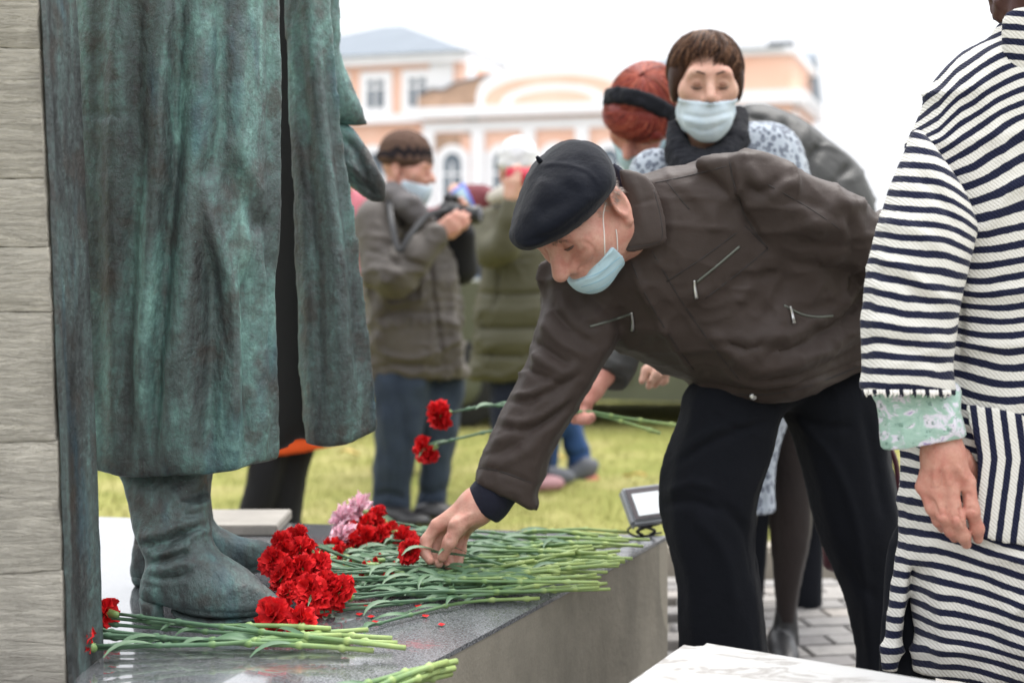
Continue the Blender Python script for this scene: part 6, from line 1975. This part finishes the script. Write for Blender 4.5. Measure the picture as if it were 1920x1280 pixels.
# woman with the orange tunic behind the statue
ow = person('woman in black jacket, orange tunic hem and black leggings behind the statue', 530, 5.3)
oo, oR = P(540, 290, 5.3), frame((0.3, -0.9, 0), (0, 0, 1))
body(ow, SKIN, [head_solid(oo, oR, 1.0)], chain(PL([(540, 350, 5.3), (535, 760, 5.3)]), [0.05, 0.1], 0.02), 0.007)
solid('hair', local(union(0.02, ell((0, -0.02, 0.05), (0.09, 0.11, 0.1)), ell((0, -0.07, -0.08), (0.09, 0.05, 0.12))), oo, oR), 0.009, HAIRD, ow, rough=[(50, 0.004)])
oc = hem(inflate([(500, 385), (450, 400), (425, 520), (430, 700), (425, 860), (645, 860), (630, 700), (640, 520), (620, 400), (575, 385)], 5.32, 0.6), [(380, 824), (520, 822), (570, 826), (700, 812)], 5.2)
solid('jacket', oc, 0.011, BLACKCLOTH, ow)
ot = hem(inflate([(440, 700), (430, 900), (640, 900), (625, 700)], 5.32, 0.55), [(380, 862), (520, 857), (570, 850), (635, 838), (700, 830)], 5.2)
solid('tunic', ot, 0.010, cloth('orange_cloth', (0.75, 0.1, 0.02), (0.68, 0.085, 0.015)), ow)
solid('leggings', union(0.02, inflate([(478, 820), (540, 820), (528, 900), (500, 990), (490, 1046), (436, 1046), (442, 980), (462, 900)], 5.3, 0.85), inflate([(515, 820), (590, 820), (576, 890), (566, 960), (556, 1046), (500, 1046), (505, 960)], 5.36, 0.85)), 0.010, BLACKCLOTH, ow)

# walker in blue jeans
wk_ = person('walker in bright blue jeans and grey trainers behind the bending man\'s arm', 1060, 7.4)
ko, kR = P(1085, 330, 7.45), frame((0.95, 0.2, 0), (0, 0, 1))
body(wk_, SKIN, [head_solid(ko, kR, 0.95)], chain(PL([(1080, 390, 7.45), (1065, 640, 7.45)]), [0.05, 0.09], 0.02), 0.009)
solid('hair', local(ell((0, -0.02, 0.05), (0.09, 0.11, 0.1)), ko, kR), 0.011, BROWNHAIR, wk_)
solid('jacket', inflate([(1060, 390), (1035, 410), (1030, 520), (1032, 680), (1110, 680), (1115, 520), (1118, 420), (1100, 390)], 7.45, 0.75), 0.014, cloth('grey_blue_jacket', (0.08, 0.1, 0.14)), wk_, rough=[(12, 0.008)])
solid('jeans', union(0.03, inflate([(1040, 650), (1085, 650), (1065, 760), (1050, 830), (1036, 906), (1004, 906), (1012, 820), (1030, 740)], 7.4, 0.9), inflate([(1050, 650), (1108, 660), (1090, 760), (1092, 800), (1110, 860), (1114, 880), (1068, 884), (1060, 850), (1045, 780)], 7.45, 0.9)), 0.011, JEANSB, wk_, [([(1060, 850), (1080, 855), (1105, 845)], 5, -0.015)], rough=[(16, 0.008)])
GREYSHOE = plain('grey_suede', (0.1, 0.105, 0.12), 0.8)
b0 = P(1020, ground_px(7.2), 7.2)
solid('trainer', inter(ell(b0 + np.array([0.03, -0.03, 0.04]), (0.13, 0.055, 0.055)), half(b0 + np.array([0, 0, 0.003]), (0, 0, -1))), 0.011, GREYSHOE, wk_)
sR = frame((-0.62, 0, -0.32), (0.3, 0, 1))
st2 = P(1082, 888, 7.4)
solid('trainer', union(0.02, ell(st2, (0.055, 0.13, 0.05), sR), ell(st2 + np.array([0.05, 0, 0.03]), (0.055, 0.05, 0.06))), 0.011, GREYSHOE, wk_)
V, Fl = box(st2 + np.array([0.06, -0.01, -0.03]), (0.05, 0.05, 0.012), frame((0, 1, 0), (-0.3, 0, 1)), 0.006)
obj('sole', V, Fl, plain('coral_sole', (0.6, 0.16, 0.12), 0.6), wk_)

# pink-clad passer-by and a small child, far back
pk_ = person('passer-by in a pink jacket glimpsed between statue and photographer', 655, 9.2)
o1, R1 = P(645, 325, 9.2), frame((0.2, -0.9, 0), (0, 0, 1))
body(pk_, SKIN, [head_solid(o1, R1, 1.0)], None, 0.011)
solid('hair', local(ell((0, -0.02, 0.05), (0.09, 0.11, 0.1)), o1, R1), 0.012, BROWNHAIR, pk_)
solid('jacket', inflate([(625, 358), (600, 378), (598, 480), (604, 580), (690, 580), (694, 480), (692, 376), (668, 356)], 9.2, 0.75), 0.018, cloth('pink_jacket', (0.5, 0.16, 0.2)), pk_, rough=[(10, 0.01)])
solid('trousers', union(0.03, inflate([(608, 570), (648, 570), (642, 812), (610, 812)], 9.2, .9), inflate([(650, 570), (688, 570), (684, 812), (652, 812)], 9.2, .9)), 0.02, BLACKCLOTH, pk_)
ch = person('small child with long fair hair in a lilac top, far behind the photographer', 868, 14.0)
o2, R2 = P(868, 546, 14.0), frame((0.6, -0.8, 0), (0, 0, 1))
body(ch, SKIN, [head_solid(o2, R2, 0.85)], None, 0.013)
solid('hair', local(union(0.02, ell((0, -0.02, 0.04), (0.085, 0.1, 0.09)), ell((0, -0.06, -0.06), (0.085, 0.045, 0.12))), o2, R2), 0.014, plain('fair_hair', (0.35, 0.2, 0.11), 0.5), ch)
solid('top', inflate([(862, 566), (854, 580), (856, 615), (884, 615), (885, 580), (876, 566)], 14.0, 0.8), 0.014, cloth('lilac_cloth', (0.55, 0.42, 0.68)), ch)
solid('trousers', union(0.02, inflate([(857, 610), (870, 610), (868, 706), (858, 706)], 14.0, .9), inflate([(871, 610), (884, 610), (882, 706), (872, 706)], 14.0, .9)), 0.018, cloth('white_cloth', (0.6, 0.6, 0.6)), ch)

# ------------------------------------------------------------------ olive military trailer and a parked car
ARMY = plain('olive_drab_paint', (0.075, 0.08, 0.05), 0.6, vary=0.25, sc=4)
RUBBER = plain('tyre_rubber', (0.012, 0.012, 0.012), 0.85)
tk = thing('army_truck', 'olive-green army vehicle parked on the lawn behind the walkers', 'truck', (0.8, 10.4, 0))
V, Fl = rounded_slab([(-0.75, 9.7), (2.35, 9.7), (2.35, 11.6), (-0.75, 11.6)], 0.0, 1.0, 0.25, 0.12)
V = V.copy()
lowv = V[:, 2] < 0.5
V[:, 2] = np.where(lowv, 0.16 + 0.05 * (V[:, 0] < 0.3), 1.0)
obj('hull', V, Fl, ARMY, tk, smooth=False)
V, Fl = box((1.72, 10.65, 1.3), (0.45, 0.85, 0.3), None, 0.1)
obj('cab', V, Fl, ARMY, tk, smooth=False)
V, Fl = box((1.72, 9.795, 1.36), (0.3, 0.006, 0.15))
obj('side_window', V, Fl, plain('cab_glass', (0.03, 0.035, 0.04), 0.08), tk, smooth=False)
for x in (-0.35, 1.75):
    for y in (9.68, 11.45):
        c0 = np.array([x, y, 0.3])
        V, Fl = tube([c0, c0 + np.array([0, .02, 0]), c0 + np.array([0, .2, 0]), c0 + np.array([0, .22, 0])], [0.27, 0.3, 0.3, 0.27], 20)
        wh_ = obj('wheel', V, Fl, RUBBER, tk)
        V, Fl = tube([c0 + np.array([0, -.012, 0]), c0 + np.array([0, .004, 0])], [0.13, 0.15], 14)
        obj('rim', V, Fl, ARMY, wh_)
for k in range(5):
    V, Fl = box((-0.4 + 0.6 * k, 9.69, 0.62), (0.02, 0.012, 0.3))
    obj('rib', V, Fl, ARMY, tk, smooth=False)
car = thing('parked_car', 'blue-grey parked car with a pale roof, far behind the photographer', 'car', (-0.6, 24, 0))
cp = [(-2.1, 0.3), (-2.1, 0.75), (-1.5, 0.88), (-0.9, 1.36), (0.7, 1.38), (1.4, 0.92), (2.1, 0.82), (2.15, 0.35)]
n = len(cp)
V = [(-0.6 + a, 23.2, b) for a, b in cp] + [(-0.6 + a, 24.8, b) for a, b in cp]
Fl = [list(range(n)), list(range(n, 2 * n))[::-1]] + [[i, n + i, n + (i + 1) % n, (i + 1) % n] for i in range(n)]
obj('car_body', np.array(V), Fl, plain('blue_grey_paint', (0.16, 0.2, 0.27), 0.3), car, smooth=False)
V, Fl = box((-0.7, 24, 1.39), (0.78, 0.75, 0.02), None, 0.01)
obj('roof', V, Fl, plain('pale_paint', (0.7, 0.7, 0.7), 0.3), car, smooth=False)
V = np.array([(-0.6 + a, 23.192, b) for a, b in ((-1.35, 0.93), (-0.85, 1.3), (0.62, 1.32), (1.2, 0.95))])
obj('side_window', V, [[0, 1, 2, 3]], plain('car_glass', (0.04, 0.05, 0.06), 0.08), car, smooth=False)
for x in (-1.9, 0.8):
    c0 = np.array([x, 23.15, 0.32])
    V, Fl = tube([c0, c0 + np.array([0, 0.22, 0])], [0.32, 0.32], 18)
    obj('wheel', V, Fl, RUBBER, car)

# ------------------------------------------------------------------ the old building
def m_stucco():
    t = NT('peach_stucco')
    v = t.world()
    c = t.mix(t.ramp(t.noise(v, 0.7, 5), [(0.35, 0.0), (0.65, 1.0)]), (0.82, 0.51, 0.385), (0.85, 0.58, 0.46))
    c = t.mix(t.ramp(t.noise(v, 1.3, 6, 0.7), [(0.6, 0.0), (0.7, 0.6)]), c, (0.5, 0.42, 0.36))
    t.set(color=c, rough=0.9, spec=0.2)
    t.bump(t.noise(v, 20, 4), 0.3, 0.02)
    return t.m
STUCCO = m_stucco()
WHITE = plain('flaking_white_plaster', (0.84, 0.83, 0.84), 0.9, vary=0.06, sc=2)
BRICKM = plain('exposed_brick_rubble', (0.42, 0.28, 0.2), 0.95, vary=0.5, sc=3)
ROOF = plain('pale_sheet_metal_roof', (0.2, 0.225, 0.255), 0.8, vary=0.15, sc=1.5, spec=0.1)
DARKROOF = plain('dark_sheet_metal', (0.12, 0.13, 0.15), 0.5)
GLASS = plain('dull_window_glass', (0.12, 0.15, 0.18), 0.15, vary=0.3, sc=2)
bu, bv = np.array([0.95, -0.312, 0]), np.array([0.312, 0.95, 0])
BO = np.array([-1.71, 48.0, 0])
def B(s, v, z):
    return BO + bu * s + bv * v + np.array([0, 0, z])
BR = np.stack([bu, bv, np.array([0, 0, 1.0])], 1)
def bbox(s0, s1, v0, v1, z0, z1):
    return box(B((s0 + s1) / 2, (v0 + v1) / 2, (z0 + z1) / 2), ((s1 - s0) / 2, (v1 - v0) / 2, (z1 - z0) / 2), BR)
bd_ = thing('old_building', 'old peach and white two-storey building with a curved gable, far behind', 'building', B(2, 3, 0))
def bp_(name, args, mat, parent=bd_):
    V, Fl = bbox(*args)
    return obj(name, V, Fl, mat, parent, smooth=False)
bp_('pavilion_wall', (-9, 0, 0, 6, 0, 8.0), STUCCO)
bp_('eaves_cornice', (-9.4, 0.35, -0.35, 6.3, 8.0, 8.3), WHITE)
V = np.array([B(-9.5, -.5, 8.3), B(.5, -.5, 8.3), B(.5, 6.4, 8.3), B(-9.5, 6.4, 8.3), B(-4.2, 3, 9.9), B(-3.4, 3, 9.9)])
obj('pavilion_roof', V, [[0, 1, 5, 4], [1, 2, 5], [2, 3, 4, 5], [3, 0, 4], [3, 2, 1, 0]], ROOF, bd_, smooth=False)
bp_('corner_pilaster', (-1.1, -0.28, -0.12, 0.0, 0, 8.0), WHITE)
bp_('corner_pilaster', (0.002, 0.1, 0.35, 1.2, 0, 8.0), WHITE)
bp_('string_course', (-9.1, 0.12, -0.3, 6, 6.0, 6.3), WHITE)
def window(s, v, z0, z1, w, arch=False):
    f = bp_('window', (s - w / 2 - 0.28, s + w / 2 + 0.28, v - 0.10, v - 0.005, z0 - 0.3, z1 + 0.3), WHITE)
    if arch:
        c = B(s, v - 0.1, z1)
        nn = 12
        Va, Fa = [], []
        for rr, off in ((w / 2 + 0.28, 0.0), (w / 2 + 0.28, 0.095)):
            pass
        ring = [(math.cos(math.pi * k / nn) * (w / 2 + 0.28), math.sin(math.pi * k / nn) * (w / 2 + 0.28)) for k in range(nn + 1)]
        V = np.array([B(s + a, v - 0.105, z1 + b) for a, b in ring] + [B(s + a, v - 0.01, z1 + b) for a, b in ring])
        m = nn + 1
        Fl = [list(range(m)), list(range(m, 2 * m))[::-1]] + [[k, m + k, m + (k + 1) % m, (k + 1) % m] for k in range(m)]
        obj('arch_surround', V, Fl, WHITE, f, smooth=False)
        ring = [(math.cos(math.pi * k / nn) * w / 2, math.sin(math.pi * k / nn) * w / 2) for k in range(nn + 1)]
        V = np.array([B(s + a, v - 0.115, z1 + b) for a, b in ring])
        obj('arch_pane', V, [list(range(m))], GLASS, f, smooth=False)
    bp_('pane', (s - w / 2, s + w / 2, v - 0.12, v - 0.101, z0, z1 - 0.002), GLASS, f)
    bp_('mullion', (s - 0.04, s + 0.04, v - 0.14, v - 0.121, z0, z1), WHITE, f)
    bp_('transom', (s - w / 2, s + w / 2, v - 0.141, v - 0.121, z0 + (z1 - z0) * 0.68, z0 + (z1 - z0) * 0.68 + 0.08), WHITE, f)
    bp_('sill', (s - w / 2 - 0.35, s + w / 2 + 0.35, v - 0.2, v - 0.101, z0 - 0.4, z0 - 0.28), WHITE, f)
window(-3.1, 0, 6.55, 7.5, 0.6)
window(-1.55, 0, 6.55, 7.5, 0.6)
window(-4.7, 0, 6.55, 7.5, 0.6)
for s in (-5.0, -3.2, -1.6):
    window(s, 0, 2.6, 4.6, 0.8, True)
# long lower range in front
CV = -0.9
bp_('range_wall', (-1.0, 11.3, CV, 3.5, 0, 6.0), STUCCO)
bp_('main_cornice', (-1.2, 11.6, CV - 0.45, 3.5, 6.0, 6.35), WHITE)
bp_('frieze', (-1.0, 11.3, CV - 0.12, CV - 0.002, 5.55, 5.9), WHITE)
for s in (0.95, 2.7, 4.5, 6.3, 8.1, 9.9, -0.8):
    bp_('pilaster', (s - 0.22, s + 0.22, CV - 0.16, CV - 0.003, 0, 5.55), WHITE)
for s in (0.05, 1.8, 3.6, 5.4, 7.2, 9.0):
    window(s, CV, 3.2, 4.55, 0.62, True)
# curved gable
nn = 20
s0_, s1_ = 0.9, 6.2
def arch(r0, z0, name, v0, v1, mat, shrink=0.0):
    pts = [(s0_ + shrink, 6.35)] + [((s0_ + s1_) / 2 - math.cos(math.pi * k / nn) * ((s1_ - s0_) / 2 - shrink), 6.36 + (z0 + r0 * math.sin(math.pi * k / nn) ** 0.8)) for k in range(nn + 1)] + [(s1_ - shrink, 6.35)]
    m = len(pts)
    V = np.array([B(s, v0, z) for s, z in pts] + [B(s, v1, z) for s, z in pts])
    Fl = [list(range(m)), list(range(m, 2 * m))[::-1]] + [[k, m + k, m + (k + 1) % m, (k + 1) % m] for k in range(m)]
    obj(name, V, Fl, mat, bd_, smooth=False)
arch(1.15, 0.28, 'gable', CV - 0.1, CV + 0.7, WHITE)
arch(0.82, 0.1, 'gable_band', CV - 0.16, CV - 0.102, STUCCO, 0.28)
arch(0.62, 0.0, 'gable_moulding', CV - 0.24, CV - 0.162, WHITE, 0.9)
arch(0.46, -0.05, 'gable_field', CV - 0.27, CV - 0.242, STUCCO, 1.25)
# crumbled parapet on the left, patched brick
rp_ = [(-1.2, 6.36), (-1.2, 6.75), (-0.7, 6.95), (-0.3, 6.9), (0.1, 7.1), (0.6, 7.2), (1.1, 7.3), (1.6, 7.38), (1.6, 6.36)]
m = len(rp_)
V = np.array([B(s, CV - 0.05, z) for s, z in rp_] + [B(s, CV + 0.6, z) for s, z in rp_])
Fl = [list(range(m)), list(range(m, 2 * m))[::-1]] + [[k, m + k, m + (k + 1) % m, (k + 1) % m] for k in range(m)]
obj('broken_parapet', V, Fl, BRICKM, bd_, smooth=False)
V = np.array([B(s, CV - 0.08, z + 0.02) for s, z in rp_[1:8]] + [B(s, CV + 0.62, z + 0.02) for s, z in rp_[1:8]] + [B(s, CV - 0.08, z + 0.1) for s, z in rp_[1:8]] + [B(s, CV + 0.62, z + 0.1) for s, z in rp_[1:8]])
Fl = []
for k in range(6):
    Fl += [[14 + k, 15 + k, 22 + k, 21 + k], [k, k + 1, 15 + k, 14 + k], [7 + k, 21 + k, 22 + k, 8 + k]]
obj('parapet_flashing', V, Fl, DARKROOF, bd_, smooth=False)
for k, (s, z, w, h_) in enumerate([(-0.2, 5.2, 1.0, 0.5), (0.7, 5.9, 0.5, 0.9), (-0.9, 4.6, 0.35, 1.6), (0.9, 4.9, 0.3, 0.7)]):
    bp_('bare_brick_patch', (s - w / 2, s + w / 2, CV - 0.05, CV - 0.004, z - h_ / 2, z + h_ / 2), BRICKM)
# roof behind, right-hand pavilion
V = np.array([B(5.6, 0.3, 6.4), B(11.2, 0.3, 6.4), B(11.2, 5.5, 8.6), B(5.6, 5.5, 8.6), B(5.6, 8, 6.4), B(11.2, 8, 6.4)])
obj('range_roof', V, [[0, 1, 2, 3], [2, 5, 4, 3], [0, 3, 4], [1, 5, 2]], ROOF, bd_, smooth=False)
bp_('end_pavilion_wall', (9.2, 11.2, CV - 0.5, 4, 0, 7.55), STUCCO)
bp_('end_pavilion_cornice', (9.0, 11.6, CV - 0.85, 4.2, 6.05, 6.45), WHITE)
bp_('end_pavilion_band', (9.1, 11.35, CV - 0.65, 4.1, 5.5, 5.75), WHITE)
bp_('end_pavilion_eaves', (9.1, 11.35, CV - 0.65, 4.1, 7.552, 7.75), WHITE)
V = np.array([B(8.9, CV - .8, 7.76), B(11.0, CV - .8, 7.76), B(11.0, 4.3, 7.76), B(8.9, 4.3, 7.76), B(9.4, 1, 8.2), B(10.9, 1, 8.2)])
obj('end_pavilion_roof', V, [[0, 1, 5, 4], [1, 2, 5], [2, 3, 4, 5], [3, 0, 4], [3, 2, 1, 0]], ROOF, bd_, smooth=False)
bp_('chimney', (10.2, 11.0, 0.5, 1.2, 7.9, 8.25), DARKROOF)
